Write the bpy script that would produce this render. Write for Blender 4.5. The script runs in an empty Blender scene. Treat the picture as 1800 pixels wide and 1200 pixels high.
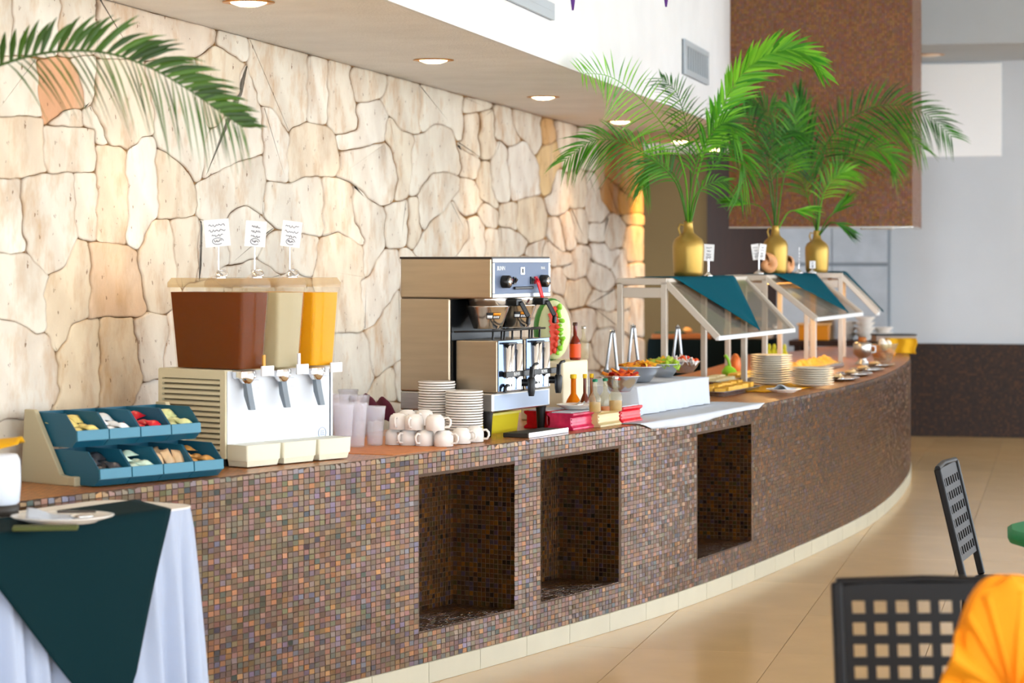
import bpy, math, random
import numpy as np
from mathutils import Vector, Matrix, noise
random.seed(7); RNG = np.random.default_rng(7)
SC = bpy.context.scene; COL = SC.collection
# ---------------------------------------------------------------- camera, world, light, exposure
FPX = 4250.0; EYE = 1.65; HOR = 450.0
cam_d = bpy.data.cameras.new('camera'); cam = bpy.data.objects.new('camera', cam_d); COL.objects.link(cam)
cam.location = (0, 0, EYE); cam.rotation_euler = (math.pi/2, 0, 0)
cam_d.sensor_width = 36; cam_d.lens = 85.0; cam_d.shift_y = -150/1800; cam_d.clip_end = 200
cam_d.dof.use_dof = True; cam_d.dof.focus_distance = 10.0; cam_d.dof.aperture_fstop = 3.6
SC.camera = cam
world = bpy.data.worlds.new('world'); SC.world = world; world.use_nodes = True
bg = world.node_tree.nodes['Background']; bg.inputs[0].default_value = (0.84, 0.92, 1.0, 1); bg.inputs[1].default_value = 4.2
SC.view_settings.view_transform = 'Standard'; SC.view_settings.look = 'None'
SC.view_settings.gamma = 1; SC.view_settings.use_curve_mapping = False
SC.view_settings.exposure = 1.0
SC.cycles.max_bounces = 6; SC.cycles.diffuse_bounces = 3; SC.cycles.glossy_bounces = 2; SC.cycles.transmission_bounces = 4; SC.cycles.transparent_max_bounces = 10
SC.cycles.caustics_reflective = False; SC.cycles.caustics_refractive = False
# ---------------------------------------------------------------- frames
TA = 0.2306; AR = math.atan(TA); SA, CA = math.sin(AR), math.cos(AR)
def P3(px, py, d): return Vector(((px-900)/FPX*d, d, EYE-(py-HOR)*d/FPX))
def G(px, py, z):
    d = (EYE-z)*FPX/(py-HOR); return Vector(((px-900)/FPX*d, d, z))
def GD(px, d, z): return Vector(((px-900)/FPX*d, d, z))
def R(lat, al, z=0.0): return Vector((lat*CA+al*SA, -lat*SA+al*CA, z))
ROOM = -AR   # rotation about z so that local +y runs along the room, +x across it
ZC = 0.89    # counter height
def TN(th):
    a = math.radians(th); return Vector((math.sin(a), math.cos(a), 0)), Vector((math.cos(a), -math.sin(a), 0))
# ---------------------------------------------------------------- materials
def lin(c):
    if isinstance(c, str):
        c = [int(c[i:i+2], 16)/255 for i in (1, 3, 5)]
        c = [v/12.92 if v <= .04045 else ((v+.055)/1.055)**2.4 for v in c]
    return (c[0], c[1], c[2], 1.0)
MATS = {}
def setin(b, k, v):
    if k in b.inputs: b.inputs[k].default_value = v
def mat(name, col, rough=.5, metal=0.0, var=0.0, vscale=20.0, bump=0.0, bscale=80.0, trans=0.0, coat=0.0, emit=None, estr=0.0, spec=.5, ior=1.45, sub=0.0, rnd=0.0, stretch=None):
    if name in MATS: return MATS[name]
    m = bpy.data.materials.new(name); m.use_nodes = True; nt = m.node_tree; b = nt.nodes['Principled BSDF']
    c = lin(col); b.inputs['Base Color'].default_value = c
    b.inputs['Roughness'].default_value = rough; b.inputs['Metallic'].default_value = metal
    setin(b, 'Transmission Weight', trans); setin(b, 'Coat Weight', coat); setin(b, 'Specular IOR Level', spec); setin(b, 'IOR', ior)
    if sub: setin(b, 'Subsurface Weight', sub); setin(b, 'Subsurface Radius', (.02, .01, .006))
    if emit: setin(b, 'Emission Color', lin(emit)); setin(b, 'Emission Strength', estr)
    tc = nt.nodes.new('ShaderNodeTexCoord'); vec = tc.outputs['Object']
    if stretch:
        mp = nt.nodes.new('ShaderNodeMapping'); mp.inputs['Scale'].default_value = stretch; nt.links.new(vec, mp.inputs[0]); vec = mp.outputs[0]
    src = None
    if var or rnd:
        n = nt.nodes.new('ShaderNodeTexNoise'); n.inputs['Scale'].default_value = vscale; n.inputs['Detail'].default_value = 4; nt.links.new(vec, n.inputs[0])
        hs = nt.nodes.new('ShaderNodeHueSaturation'); hs.inputs['Color'].default_value = c
        mr = nt.nodes.new('ShaderNodeMapRange'); mr.inputs[1].default_value = .3; mr.inputs[2].default_value = .7
        mr.inputs[3].default_value = 1-var; mr.inputs[4].default_value = 1+var; nt.links.new(n.outputs[0], mr.inputs[0])
        if rnd:
            oi = nt.nodes.new('ShaderNodeObjectInfo'); m2 = nt.nodes.new('ShaderNodeMapRange'); m2.inputs[3].default_value = 1-rnd; m2.inputs[4].default_value = 1+rnd
            nt.links.new(oi.outputs['Random'], m2.inputs[0]); mm = nt.nodes.new('ShaderNodeMath'); mm.operation = 'MULTIPLY'
            nt.links.new(mr.outputs[0], mm.inputs[0]); nt.links.new(m2.outputs[0], mm.inputs[1]); nt.links.new(mm.outputs[0], hs.inputs['Value'])
        else: nt.links.new(mr.outputs[0], hs.inputs['Value'])
        nt.links.new(hs.outputs[0], b.inputs['Base Color'])
    if bump:
        n2 = nt.nodes.new('ShaderNodeTexNoise'); n2.inputs['Scale'].default_value = bscale; n2.inputs['Detail'].default_value = 5; nt.links.new(vec, n2.inputs[0])
        bp = nt.nodes.new('ShaderNodeBump'); bp.inputs['Strength'].default_value = bump; bp.inputs['Distance'].default_value = .01
        nt.links.new(n2.outputs[0], bp.inputs['Height']); nt.links.new(bp.outputs[0], b.inputs['Normal'])
    MATS[name] = m; return m
def clear_mat(name, tint, gloss=.04, alpha=.85, rough=.05, ior=1.35):
    """thin clear plastic or glass: transparent with a fresnel gloss and a little milkiness"""
    if name in MATS: return MATS[name]
    m = bpy.data.materials.new(name); m.use_nodes = True; nt = m.node_tree; nt.nodes.remove(nt.nodes['Principled BSDF']); out = nt.nodes['Material Output']
    t = nt.nodes.new('ShaderNodeBsdfTransparent'); t.inputs[0].default_value = lin(tint)
    d = nt.nodes.new('ShaderNodeBsdfDiffuse'); d.inputs[0].default_value = lin(tint)
    g = nt.nodes.new('ShaderNodeBsdfGlossy'); g.inputs['Roughness'].default_value = rough
    m1 = nt.nodes.new('ShaderNodeMixShader'); m1.inputs[0].default_value = alpha; nt.links.new(d.outputs[0], m1.inputs[1]); nt.links.new(t.outputs[0], m1.inputs[2])
    fr = nt.nodes.new('ShaderNodeFresnel'); fr.inputs[0].default_value = ior
    ge = nt.nodes.new('ShaderNodeNewGeometry'); iv = nt.nodes.new('ShaderNodeMath'); iv.operation = 'SUBTRACT'; iv.inputs[0].default_value = 1; nt.links.new(ge.outputs['Backfacing'], iv.inputs[1])
    mu = nt.nodes.new('ShaderNodeMath'); mu.operation = 'MULTIPLY'; nt.links.new(fr.outputs[0], mu.inputs[0]); nt.links.new(iv.outputs[0], mu.inputs[1])
    m2 = nt.nodes.new('ShaderNodeMixShader'); nt.links.new(mu.outputs[0], m2.inputs[0]); nt.links.new(m1.outputs[0], m2.inputs[1]); nt.links.new(g.outputs[0], m2.inputs[2])
    nt.links.new(m2.outputs[0], out.inputs[0]); MATS[name] = m; return m
def liquid_mat(name, col, trans=.35):
    if name in MATS: return MATS[name]
    m = bpy.data.materials.new(name); m.use_nodes = True; nt = m.node_tree; b = nt.nodes['Principled BSDF']
    b.inputs['Base Color'].default_value = lin(col); b.inputs['Roughness'].default_value = .3; setin(b, 'Specular IOR Level', .1)
    tr = nt.nodes.new('ShaderNodeBsdfTranslucent'); tr.inputs[0].default_value = lin(col)
    mx = nt.nodes.new('ShaderNodeMixShader'); mx.inputs[0].default_value = trans; out = nt.nodes['Material Output']
    nt.links.new(b.outputs[0], mx.inputs[1]); nt.links.new(tr.outputs[0], mx.inputs[2]); nt.links.new(mx.outputs[0], out.inputs[0])
    MATS[name] = m; return m
def leaf_mat(name, c1, c2):
    if name in MATS: return MATS[name]
    m = bpy.data.materials.new(name); m.use_nodes = True; nt = m.node_tree; b = nt.nodes['Principled BSDF']
    at = nt.nodes.new('ShaderNodeAttribute'); at.attribute_name = 'tr'
    rp = nt.nodes.new('ShaderNodeValToRGB'); rp.color_ramp.elements[0].color = lin(c1); rp.color_ramp.elements[1].color = lin(c2)
    nt.links.new(at.outputs['Fac'], rp.inputs[0]); nt.links.new(rp.outputs[0], b.inputs['Base Color']); b.inputs['Roughness'].default_value = .42
    tr = nt.nodes.new('ShaderNodeBsdfTranslucent'); nt.links.new(rp.outputs[0], tr.inputs[0])
    mx = nt.nodes.new('ShaderNodeMixShader'); mx.inputs[0].default_value = .38; out = nt.nodes['Material Output']
    nt.links.new(b.outputs[0], mx.inputs[1]); nt.links.new(tr.outputs[0], mx.inputs[2]); nt.links.new(mx.outputs[0], out.inputs[0])
    MATS[name] = m; return m
def ramp_mat(name, cols, rough=.2, metal=.25, film=True, spec=.7, coat=0.0):
    """mosaic tile: colour and gloss picked per tile from the attribute 'tr'"""
    m = bpy.data.materials.new(name); m.use_nodes = True; nt = m.node_tree; b = nt.nodes['Principled BSDF']
    at = nt.nodes.new('ShaderNodeAttribute'); at.attribute_name = 'tr'
    rp = nt.nodes.new('ShaderNodeValToRGB'); rp.color_ramp.interpolation = 'CONSTANT'
    el = rp.color_ramp.elements
    while len(el) < len(cols): el.new(0.5)
    for i, c in enumerate(cols): el[i].position = i/len(cols); el[i].color = lin(c)
    nt.links.new(at.outputs['Fac'], rp.inputs[0]); nt.links.new(rp.outputs[0], b.inputs['Base Color'])
    b.inputs['Metallic'].default_value = metal; b.inputs['Roughness'].default_value = rough; setin(b, 'Specular IOR Level', spec); setin(b, 'Coat Weight', coat); setin(b, 'Coat Roughness', .28)
    if film and 'Thin Film Thickness' in b.inputs:
        a2 = nt.nodes.new('ShaderNodeAttribute'); a2.attribute_name = 'tr2'
        mr = nt.nodes.new('ShaderNodeMapRange'); mr.inputs[3].default_value = 250; mr.inputs[4].default_value = 620
        nt.links.new(a2.outputs['Fac'], mr.inputs[0]); nt.links.new(mr.outputs[0], b.inputs['Thin Film Thickness']); b.inputs['Thin Film IOR'].default_value = 1.5
    MATS[name] = m; return m
def cell_mat(name, cols, pitch, grout, rough=.3, metal=.1, axes=(0, 1, 2)):
    """mosaic too far off to model: random cells with grout lines, in object space (m)"""
    m = bpy.data.materials.new(name); m.use_nodes = True; nt = m.node_tree; b = nt.nodes['Principled BSDF']; L = nt.links.new
    tc = nt.nodes.new('ShaderNodeTexCoord'); dv = nt.nodes.new('ShaderNodeVectorMath'); dv.operation = 'SCALE'; dv.inputs['Scale'].default_value = 1/pitch
    L(tc.outputs['Object'], dv.inputs[0])
    ad = nt.nodes.new('ShaderNodeVectorMath'); ad.operation = 'ADD'; ad.inputs[1].default_value = (.37, .37, .37); L(dv.outputs[0], ad.inputs[0])
    fl = nt.nodes.new('ShaderNodeVectorMath'); fl.operation = 'FLOOR'; L(ad.outputs[0], fl.inputs[0])
    wn = nt.nodes.new('ShaderNodeTexWhiteNoise'); L(fl.outputs[0], wn.inputs[0])
    rp = nt.nodes.new('ShaderNodeValToRGB'); rp.color_ramp.interpolation = 'CONSTANT'; el = rp.color_ramp.elements
    while len(el) < len(cols): el.new(.5)
    for i, c in enumerate(cols): el[i].position = i/len(cols); el[i].color = lin(c)
    L(wn.outputs['Value'], rp.inputs[0])
    fr = nt.nodes.new('ShaderNodeVectorMath'); fr.operation = 'FRACTION'; L(ad.outputs[0], fr.inputs[0])
    sx = nt.nodes.new('ShaderNodeSeparateXYZ'); L(fr.outputs[0], sx.inputs[0])
    prev = None
    for i in axes:
        g = nt.nodes.new('ShaderNodeMath'); g.operation = 'LESS_THAN'; g.inputs[1].default_value = .12; L(sx.outputs[i], g.inputs[0])
        if prev is None: prev = g.outputs[0]
        else:
            mx = nt.nodes.new('ShaderNodeMath'); mx.operation = 'MAXIMUM'; L(prev, mx.inputs[0]); L(g.outputs[0], mx.inputs[1]); prev = mx.outputs[0]
    mix = nt.nodes.new('ShaderNodeMix'); mix.data_type = 'RGBA'; L(prev, mix.inputs[0]); L(rp.outputs[0], mix.inputs[6]); mix.inputs[7].default_value = lin(grout)
    L(mix.outputs[2], b.inputs['Base Color']); b.inputs['Roughness'].default_value = rough; b.inputs['Metallic'].default_value = metal
    MATS[name] = m; return m
# ---------------------------------------------------------------- mesh builder
class MB:
    def __init__(s): s.v = []; s.f = []; s.sm = []
    def add(s, vs, fs, smooth=False):
        o = len(s.v); s.v += [tuple(v) for v in vs]; s.f += [tuple(i+o for i in f) for f in fs]; s.sm += [smooth]*len(fs); return s
    def box(s, x0, x1, y0, y1, z0, z1):
        return s.add([(x0,y0,z0),(x1,y0,z0),(x1,y1,z0),(x0,y1,z0),(x0,y0,z1),(x1,y0,z1),(x1,y1,z1),(x0,y1,z1)],
                     [(0,3,2,1),(4,5,6,7),(0,1,5,4),(1,2,6,5),(2,3,7,6),(3,0,4,7)])
    def frustum(s, b, t, z0, z1):   # b, t = (x0,x1,y0,y1)
        return s.add([(b[0],b[2],z0),(b[1],b[2],z0),(b[1],b[3],z0),(b[0],b[3],z0),(t[0],t[2],z1),(t[1],t[2],z1),(t[1],t[3],z1),(t[0],t[3],z1)],
                     [(0,3,2,1),(4,5,6,7),(0,1,5,4),(1,2,6,5),(2,3,7,6),(3,0,4,7)])
    def prism(s, prof, x0, x1):     # profile of (y,z) swept along x
        n = len(prof); vs = [(x0,y,z) for y,z in prof]+[(x1,y,z) for y,z in prof]
        ar = sum(prof[i][0]*prof[(i+1)%n][1]-prof[(i+1)%n][0]*prof[i][1] for i in range(n))
        fs = [(i,i+n,(i+1)%n+n,(i+1)%n) for i in range(n)]; c0 = tuple(range(n)); c1 = tuple(range(2*n-1,n-1,-1))
        if ar > 0: fs = [f[::-1] for f in fs]; fs = fs+[c0[::-1], c1[::-1]]
        else: fs = fs+[c0, c1]
        return s.add(vs, fs)
    def poly(s, pts, z0, z1):       # xy outline extruded in z
        n = len(pts); ar = sum(pts[i][0]*pts[(i+1)%n][1]-pts[(i+1)%n][0]*pts[i][1] for i in range(n))
        if ar < 0: pts = pts[::-1]
        vs = [(x,y,z0) for x,y in pts]+[(x,y,z1) for x,y in pts]
        return s.add(vs, [tuple(range(n-1,-1,-1)), tuple(range(n,2*n))]+[(i,(i+1)%n,(i+1)%n+n,i+n) for i in range(n)])
    def lathe(s, prof, n=24, c=(0,0,0), sx=1, sy=1, smooth=True):
        vs = []; fs = []; k = len(prof)
        for r, z in prof:
            for i in range(n):
                a = 2*math.pi*i/n; vs.append((c[0]+r*sx*math.cos(a), c[1]+r*sy*math.sin(a), c[2]+z))
        for j in range(k-1):
            for i in range(n): fs.append((j*n+i, j*n+(i+1)%n, (j+1)*n+(i+1)%n, (j+1)*n+i))
        s.add(vs, fs, smooth)
        if prof[0][0] > 1e-5: s.add([vs[i] for i in range(n)], [tuple(range(n-1,-1,-1))])
        if prof[-1][0] > 1e-5: s.add([vs[(k-1)*n+i] for i in range(n)], [tuple(range(n))])
        return s
    def tube(s, pts, r, n=8, caps=True):
        pts = [Vector(p) for p in pts]; k = len(pts); vs = []; fs = []
        rr = r if isinstance(r, (list, tuple)) else [r]*k
        up = None
        for i, p in enumerate(pts):
            t = (pts[min(i+1,k-1)]-pts[max(i-1,0)]).normalized()
            if up is None: up = Vector((0,0,1)) if abs(t.z) < .9 else Vector((1,0,0))
            a = t.cross(up).normalized(); b = t.cross(a).normalized(); up = -b
            for q in range(n):
                an = 2*math.pi*q/n; vs.append(p+(a*math.cos(an)+b*math.sin(an))*rr[i])
        for i in range(k-1):
            for q in range(n): fs.append((i*n+q, i*n+(q+1)%n, (i+1)*n+(q+1)%n, (i+1)*n+q))
        s.add(vs, fs, True)
        if caps: s.add(vs[:n], [tuple(range(n-1,-1,-1))]); s.add(vs[-n:], [tuple(range(n))])
        return s
    def bar(s, a, b, w, h):         # square bar between two points
        a, b = Vector(a), Vector(b); t = (b-a).normalized(); u = Vector((0,0,1)) if abs(t.z) < .95 else Vector((0,1,0))
        x = t.cross(u).normalized()*w/2; y = x.cross(t).normalized()*h/2
        vs = [a-x-y,a+x-y,a+x+y,a-x+y,b-x-y,b+x-y,b+x+y,b-x+y]
        return s.add(vs, [(0,3,2,1),(4,5,6,7),(0,1,5,4),(1,2,6,5),(2,3,7,6),(3,0,4,7)])
    def ell(s, c, rx, ry, rz, n=12, m=8, jit=0):
        prof = [(math.sin(math.pi*j/m), -math.cos(math.pi*j/m)) for j in range(m+1)]
        vs = []; fs = []
        for r, z in prof:
            for i in range(n):
                a = 2*math.pi*i/n; k = 1+jit*noise.noise((c[0]*9+math.cos(a)*r, c[1]*9+math.sin(a)*r, z+c[2]*9))
                vs.append((c[0]+rx*r*math.cos(a)*k, c[1]+ry*r*math.sin(a)*k, c[2]+rz*z*k))
        for j in range(m):
            for i in range(n): fs.append((j*n+i, j*n+(i+1)%n, (j+1)*n+(i+1)%n, (j+1)*n+i))
        return s.add(vs, fs, True)
    def sheet(s, fn, nu, nv, th=0.0):   # a grid surface fn(u,v) -> point; th gives it thickness along its normal
        g = [[Vector(fn(i/nu, j/nv)) for i in range(nu+1)] for j in range(nv+1)]
        vs = [p for row in g for p in row]; fs = [(j*(nu+1)+i, j*(nu+1)+i+1, (j+1)*(nu+1)+i+1, (j+1)*(nu+1)+i) for j in range(nv) for i in range(nu)]
        if not th: return s.add(vs, fs, True)
        ns = []
        for j in range(nv+1):
            for i in range(nu+1):
                a = g[j][min(i+1,nu)]-g[j][max(i-1,0)]; b = g[min(j+1,nv)][i]-g[max(j-1,0)][i]
                n_ = a.cross(b); ns.append(n_.normalized() if n_.length > 1e-12 else Vector((0,0,1)))
        N = len(vs); v2 = [p-n_*th for p, n_ in zip(vs, ns)]
        f2 = [tuple(q+N for q in f[::-1]) for f in fs]
        rim = [j*(nu+1) for j in range(nv)]  # stitch the border
        bd = [i for i in range(nu+1)]+[(j+1)*(nu+1)+nu for j in range(nv)]+[nv*(nu+1)+i for i in range(nu-1,-1,-1)]+[j*(nu+1) for j in range(nv-1,0,-1)]
        f3 = [(bd[(k+1)%len(bd)], bd[k], bd[k]+N, bd[(k+1)%len(bd)]+N) for k in range(len(bd))]
        return s.add(vs+v2, fs+f2+f3, True)
    def build(s, name, material, parent=None, bev=0.0, seg=2, sub=0, loc=None, rz=None, wn=True):
        me = bpy.data.meshes.new(name); me.from_pydata(s.v, [], s.f); me.update()
        if any(s.sm): me.polygons.foreach_set('use_smooth', s.sm)
        me.materials.append(material if not isinstance(material, str) else MATS[material])
        o = bpy.data.objects.new(name, me); COL.objects.link(o)
        if parent is not None: o.parent = parent
        if loc is not None: o.location = loc
        if rz is not None: o.rotation_euler = (0, 0, rz)
        if bev:
            b = o.modifiers.new('bevel', 'BEVEL'); b.width = bev; b.segments = seg; b.limit_method = 'ANGLE'; b.angle_limit = math.radians(40)
        if sub: q = o.modifiers.new('subdivision', 'SUBSURF'); q.levels = sub; q.render_levels = sub
        return o
def tag(o, label=None, cat=None, group=None, kind=None):
    if label: o['label'] = label
    if cat: o['category'] = cat
    if group: o['group'] = group
    if kind: o['kind'] = kind
    return o
def thing(name, label, cat, loc, th=None, group=None, rz=None):
    o = bpy.data.objects.new(name, None); COL.objects.link(o); o.empty_display_size = .05
    o.location = loc; o.rotation_euler = (0, 0, rz if rz is not None else (math.radians(90-th) if th is not None else 0))
    return tag(o, label, cat, group)
def dup(root, loc=None, rz=None, label=None, group=None, parent=None, scale=None):
    r = root.copy(); COL.objects.link(r); r.parent = parent
    if loc is not None: r.location = loc
    if rz is not None: r.rotation_euler = (0, 0, rz)
    if scale is not None: r.scale = (scale,)*3
    if label: r['label'] = label
    if group: r['group'] = group
    for ch in root.children: dup(ch, parent=r)
    return r
def tree_mesh(o):
    return o
def text_part(name, body, size, material, parent, loc, rot, depth=.0006, align='CENTER'):
    cu = bpy.data.curves.new(name, 'FONT'); cu.body = body; cu.size = size; cu.extrude = depth; cu.align_x = align; cu.align_y = 'CENTER'
    t = bpy.data.objects.new(name+'_src', cu); COL.objects.link(t)
    dg = bpy.context.evaluated_depsgraph_get(); dg.update()
    me = bpy.data.meshes.new_from_object(t.evaluated_get(dg)); me.name = name
    COL.objects.unlink(t); bpy.data.objects.remove(t); me.materials.clear(); me.materials.append(material)
    o = bpy.data.objects.new(name, me); COL.objects.link(o); o.parent = parent; o.location = loc; o.rotation_euler = rot
    return o
ORD = ['first','second','third','fourth','fifth','sixth','seventh','eighth','ninth','tenth','eleventh','twelfth','thirteenth','fourteenth','fifteenth','sixteenth','seventeenth','eighteenth','nineteenth','twentieth','twenty-first','twenty-second','twenty-third','twenty-fourth','twenty-fifth']
def np_mesh(name, V, F, material, attrs=None, parent=None):
    me = bpy.data.meshes.new(name); nF = len(F)
    me.vertices.add(len(V)); me.vertices.foreach_set('co', np.ascontiguousarray(V, dtype=np.float32).ravel())
    me.loops.add(nF*4); me.loops.foreach_set('vertex_index', np.ascontiguousarray(F, dtype=np.int32).ravel())
    me.polygons.add(nF); me.polygons.foreach_set('loop_start', np.arange(0, nF*4, 4, dtype=np.int32))
    me.update(calc_edges=True); me.validate(); me.polygons.foreach_set('use_smooth', np.zeros(nF, dtype=bool))
    for k, a in (attrs or {}).items():
        at = me.attributes.new(k, 'FLOAT', 'POINT'); at.data.foreach_set('value', np.ascontiguousarray(a, dtype=np.float32))
    me.materials.append(material); o = bpy.data.objects.new(name, me); COL.objects.link(o)
    if parent is not None: o.parent = parent
    return o
def tile_batch(C, T, U, N, pitch, gap, th=.0013, tilt=.05):
    """C,T,U,N: (n,3) tile centres and frames -> verts, quads, per-vertex randoms"""
    pu, pv = pitch if isinstance(pitch, tuple) else (pitch, pitch); n = len(C); h = (pu-gap*1.3)/2; k = (pv-gap*.8)/2; r1 = RNG.normal(0, tilt, n)[:,None]; r2 = RNG.normal(0, tilt, n)[:,None]
    Nn = N+T*r1+U*r2; Nn /= np.linalg.norm(Nn, axis=1)[:,None]
    Tn = T-Nn*(np.sum(T*Nn, axis=1)[:,None]); Tn /= np.linalg.norm(Tn, axis=1)[:,None]; Un = np.cross(Nn, Tn)
    dz = RNG.uniform(-.0003, .0003, n)[:,None]; Ct = C+Nn*(th+dz); e = 1-.0005/h; g = 1-.0005/k
    V = np.stack([C-T*h-U*k, C+T*h-U*k, C+T*h+U*k, C-T*h+U*k,
                  Ct-Tn*h*e-Un*k*g, Ct+Tn*h*e-Un*k*g, Ct+Tn*h*e+Un*k*g, Ct-Tn*h*e+Un*k*g], axis=1).reshape(-1, 3)
    b = (np.arange(n)*8)[:,None]
    F = np.concatenate([b+np.array([[4,5,6,7]]), b+np.array([[0,1,5,4]]), b+np.array([[1,2,6,5]]), b+np.array([[2,3,7,6]]), b+np.array([[3,0,4,7]])], axis=0)
    return V, F, np.repeat(RNG.random(n), 8), np.repeat(RNG.random(n), 8)
# ================================================================ SETTING
M_white = mat('white_plaster', '#e9ebee', .8, var=.03, vscale=3, bump=.15, bscale=120)
M_soffit = mat('soffit_plaster', '#f4f3f2', .85, var=.04, vscale=4, bump=.5, bscale=90)
M_wallgrey = mat('painted_wall', '#ccd1d7', .7, var=.04, vscale=1.2)
M_olive = mat('olive_paint', '#6f5a34', .7, var=.05, vscale=2)
M_darkwood = mat('dark_panel_wood', '#2a1208', .45, var=.25, vscale=6, stretch=(6, 6, .6))
M_concrete = mat('concrete_panel', '#aab2bb', .75, var=.10, vscale=5, bump=.2, bscale=30)
M_grout = mat('floor_grout', '#8f7a5a', .8)
M_floor = mat('floor_tile', '#dab27c', .22, var=.05, vscale=3, rnd=.05, coat=.1)
M_mortar = mat('wall_mortar', '#8e6a3e', .9, var=.6, vscale=2.4, bump=.6, bscale=40)
M_back = mat('plain_backing', '#d8d4cc', .8)
def stone_mat():
    m = bpy.data.materials.new('limestone'); m.use_nodes = True; nt = m.node_tree; b = nt.nodes['Principled BSDF']; L = nt.links.new; N = nt.nodes.new
    oi = N('ShaderNodeObjectInfo'); tc = N('ShaderNodeTexCoord')
    rp = N('ShaderNodeValToRGB'); el = rp.color_ramp.elements
    cols = ['#f1ebde', '#ebe3d2', '#f3eee3', '#e9dcc4', '#eee8da', '#e7dfcf', '#f1eadd', '#ecdfc8']
    while len(el) < len(cols): el.new(.5)
    for i, c in enumerate(cols): el[i].position = i/(len(cols)-1); el[i].color = lin(c)
    L(oi.outputs['Random'], rp.inputs[0])
    # tint kept per stone in its object colour (orange, amber stained, amber lamp glow painted in, plain)
    mx0 = N('ShaderNodeMix'); mx0.data_type = 'RGBA'; L(oi.outputs['Alpha'], mx0.inputs[0]); L(rp.outputs[0], mx0.inputs[6]); L(oi.outputs['Color'], mx0.inputs[7])
    # rusty streaks
    mp = N('ShaderNodeMapping'); mp.inputs['Scale'].default_value = (1.4, 1.4, .9); L(tc.outputs['Object'], mp.inputs[0])
    ad = N('ShaderNodeVectorMath'); ad.operation = 'ADD'; L(mp.outputs[0], ad.inputs[0]); L(oi.outputs['Random'], ad.inputs[1])
    n1 = N('ShaderNodeTexNoise'); n1.inputs['Scale'].default_value = 4.5; n1.inputs['Detail'].default_value = 4; n1.inputs['Roughness'].default_value = .65; L(ad.outputs[0], n1.inputs[0])
    r1 = N('ShaderNodeMapRange'); r1.inputs[1].default_value = .50; r1.inputs[2].default_value = .76; r1.inputs[3].default_value = 0; r1.inputs[4].default_value = .75; L(n1.outputs[0], r1.inputs[0])
    mx1 = N('ShaderNodeMix'); mx1.data_type = 'RGBA'; L(r1.outputs[0], mx1.inputs[0]); L(mx0.outputs[2], mx1.inputs[6]); mx1.inputs[7].default_value = lin('#c99c63')
    # grey weathering
    n2 = N('ShaderNodeTexNoise'); n2.inputs['Scale'].default_value = 2.2; n2.inputs['Detail'].default_value = 3; L(ad.outputs[0], n2.inputs[0])
    r2 = N('ShaderNodeMapRange'); r2.inputs[1].default_value = .5; r2.inputs[2].default_value = .75; r2.inputs[4].default_value = .45; L(n2.outputs[0], r2.inputs[0])
    mx2 = N('ShaderNodeMix'); mx2.data_type = 'RGBA'; L(r2.outputs[0], mx2.inputs[0]); L(mx1.outputs[2], mx2.inputs[6]); mx2.inputs[7].default_value = lin('#cbc2b4')
    # pits
    n3 = N('ShaderNodeTexNoise'); n3.inputs['Scale'].default_value = 26; n3.inputs['Detail'].default_value = 3; L(tc.outputs['Object'], n3.inputs[0])
    r3 = N('ShaderNodeMapRange'); r3.inputs[1].default_value = .68; r3.inputs[2].default_value = .73; r3.inputs[4].default_value = .8; L(n3.outputs[0], r3.inputs[0])
    mx3 = N('ShaderNodeMix'); mx3.data_type = 'RGBA'; L(r3.outputs[0], mx3.inputs[0]); L(mx2.outputs[2], mx3.inputs[6]); mx3.inputs[7].default_value = lin('#6e4c2c')
    at = N('ShaderNodeAttribute'); at.attribute_name = 'edge'; n5 = N('ShaderNodeTexNoise'); n5.inputs['Scale'].default_value = 3.5; n5.inputs['Detail'].default_value = 4; L(tc.outputs['Object'], n5.inputs[0])
    r5 = N('ShaderNodeMapRange'); r5.inputs[1].default_value = .38; r5.inputs[2].default_value = .66; r5.inputs[4].default_value = .95; L(n5.outputs[0], r5.inputs[0])
    mm = N('ShaderNodeMath'); mm.operation = 'MULTIPLY'; L(r5.outputs[0], mm.inputs[0]); L(at.outputs['Fac'], mm.inputs[1])
    mx4 = N('ShaderNodeMix'); mx4.data_type = 'RGBA'; L(mm.outputs[0], mx4.inputs[0]); L(mx3.outputs[2], mx4.inputs[6]); mx4.inputs[7].default_value = lin('#8f6331')
    L(mx4.outputs[2], b.inputs['Base Color']); b.inputs['Roughness'].default_value = .85
    n4 = N('ShaderNodeTexNoise'); n4.inputs['Scale'].default_value = 14; n4.inputs['Detail'].default_value = 4; L(tc.outputs['Object'], n4.inputs[0])
    bp = N('ShaderNodeBump'); bp.inputs['Strength'].default_value = .6; bp.inputs['Distance'].default_value = .02; L(n4.outputs[0], bp.inputs['Height']); L(bp.outputs[0], b.inputs['Normal'])
    MATS['limestone'] = m; return m
M_stone = stone_mat()
LATW, LATB, LATR = -3.508, -2.502, 6.6
ZS, ZH, ALB = 2.605, 4.3, 22.47
def rbox(name, lat0, lat1, al0, al1, z0, z1, m, kind='structure', parent=None, bev=0):
    b = MB(); b.box(lat0, lat1, al0, al1, z0, z1)
    o = b.build(name, m, parent, rz=ROOM if parent is None else None, bev=bev)
    if kind: o['kind'] = kind
    return o
floor = rbox('floor', -6, LATR+.4, -4, ALB+.5, -.12, -.004, M_grout)
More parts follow.
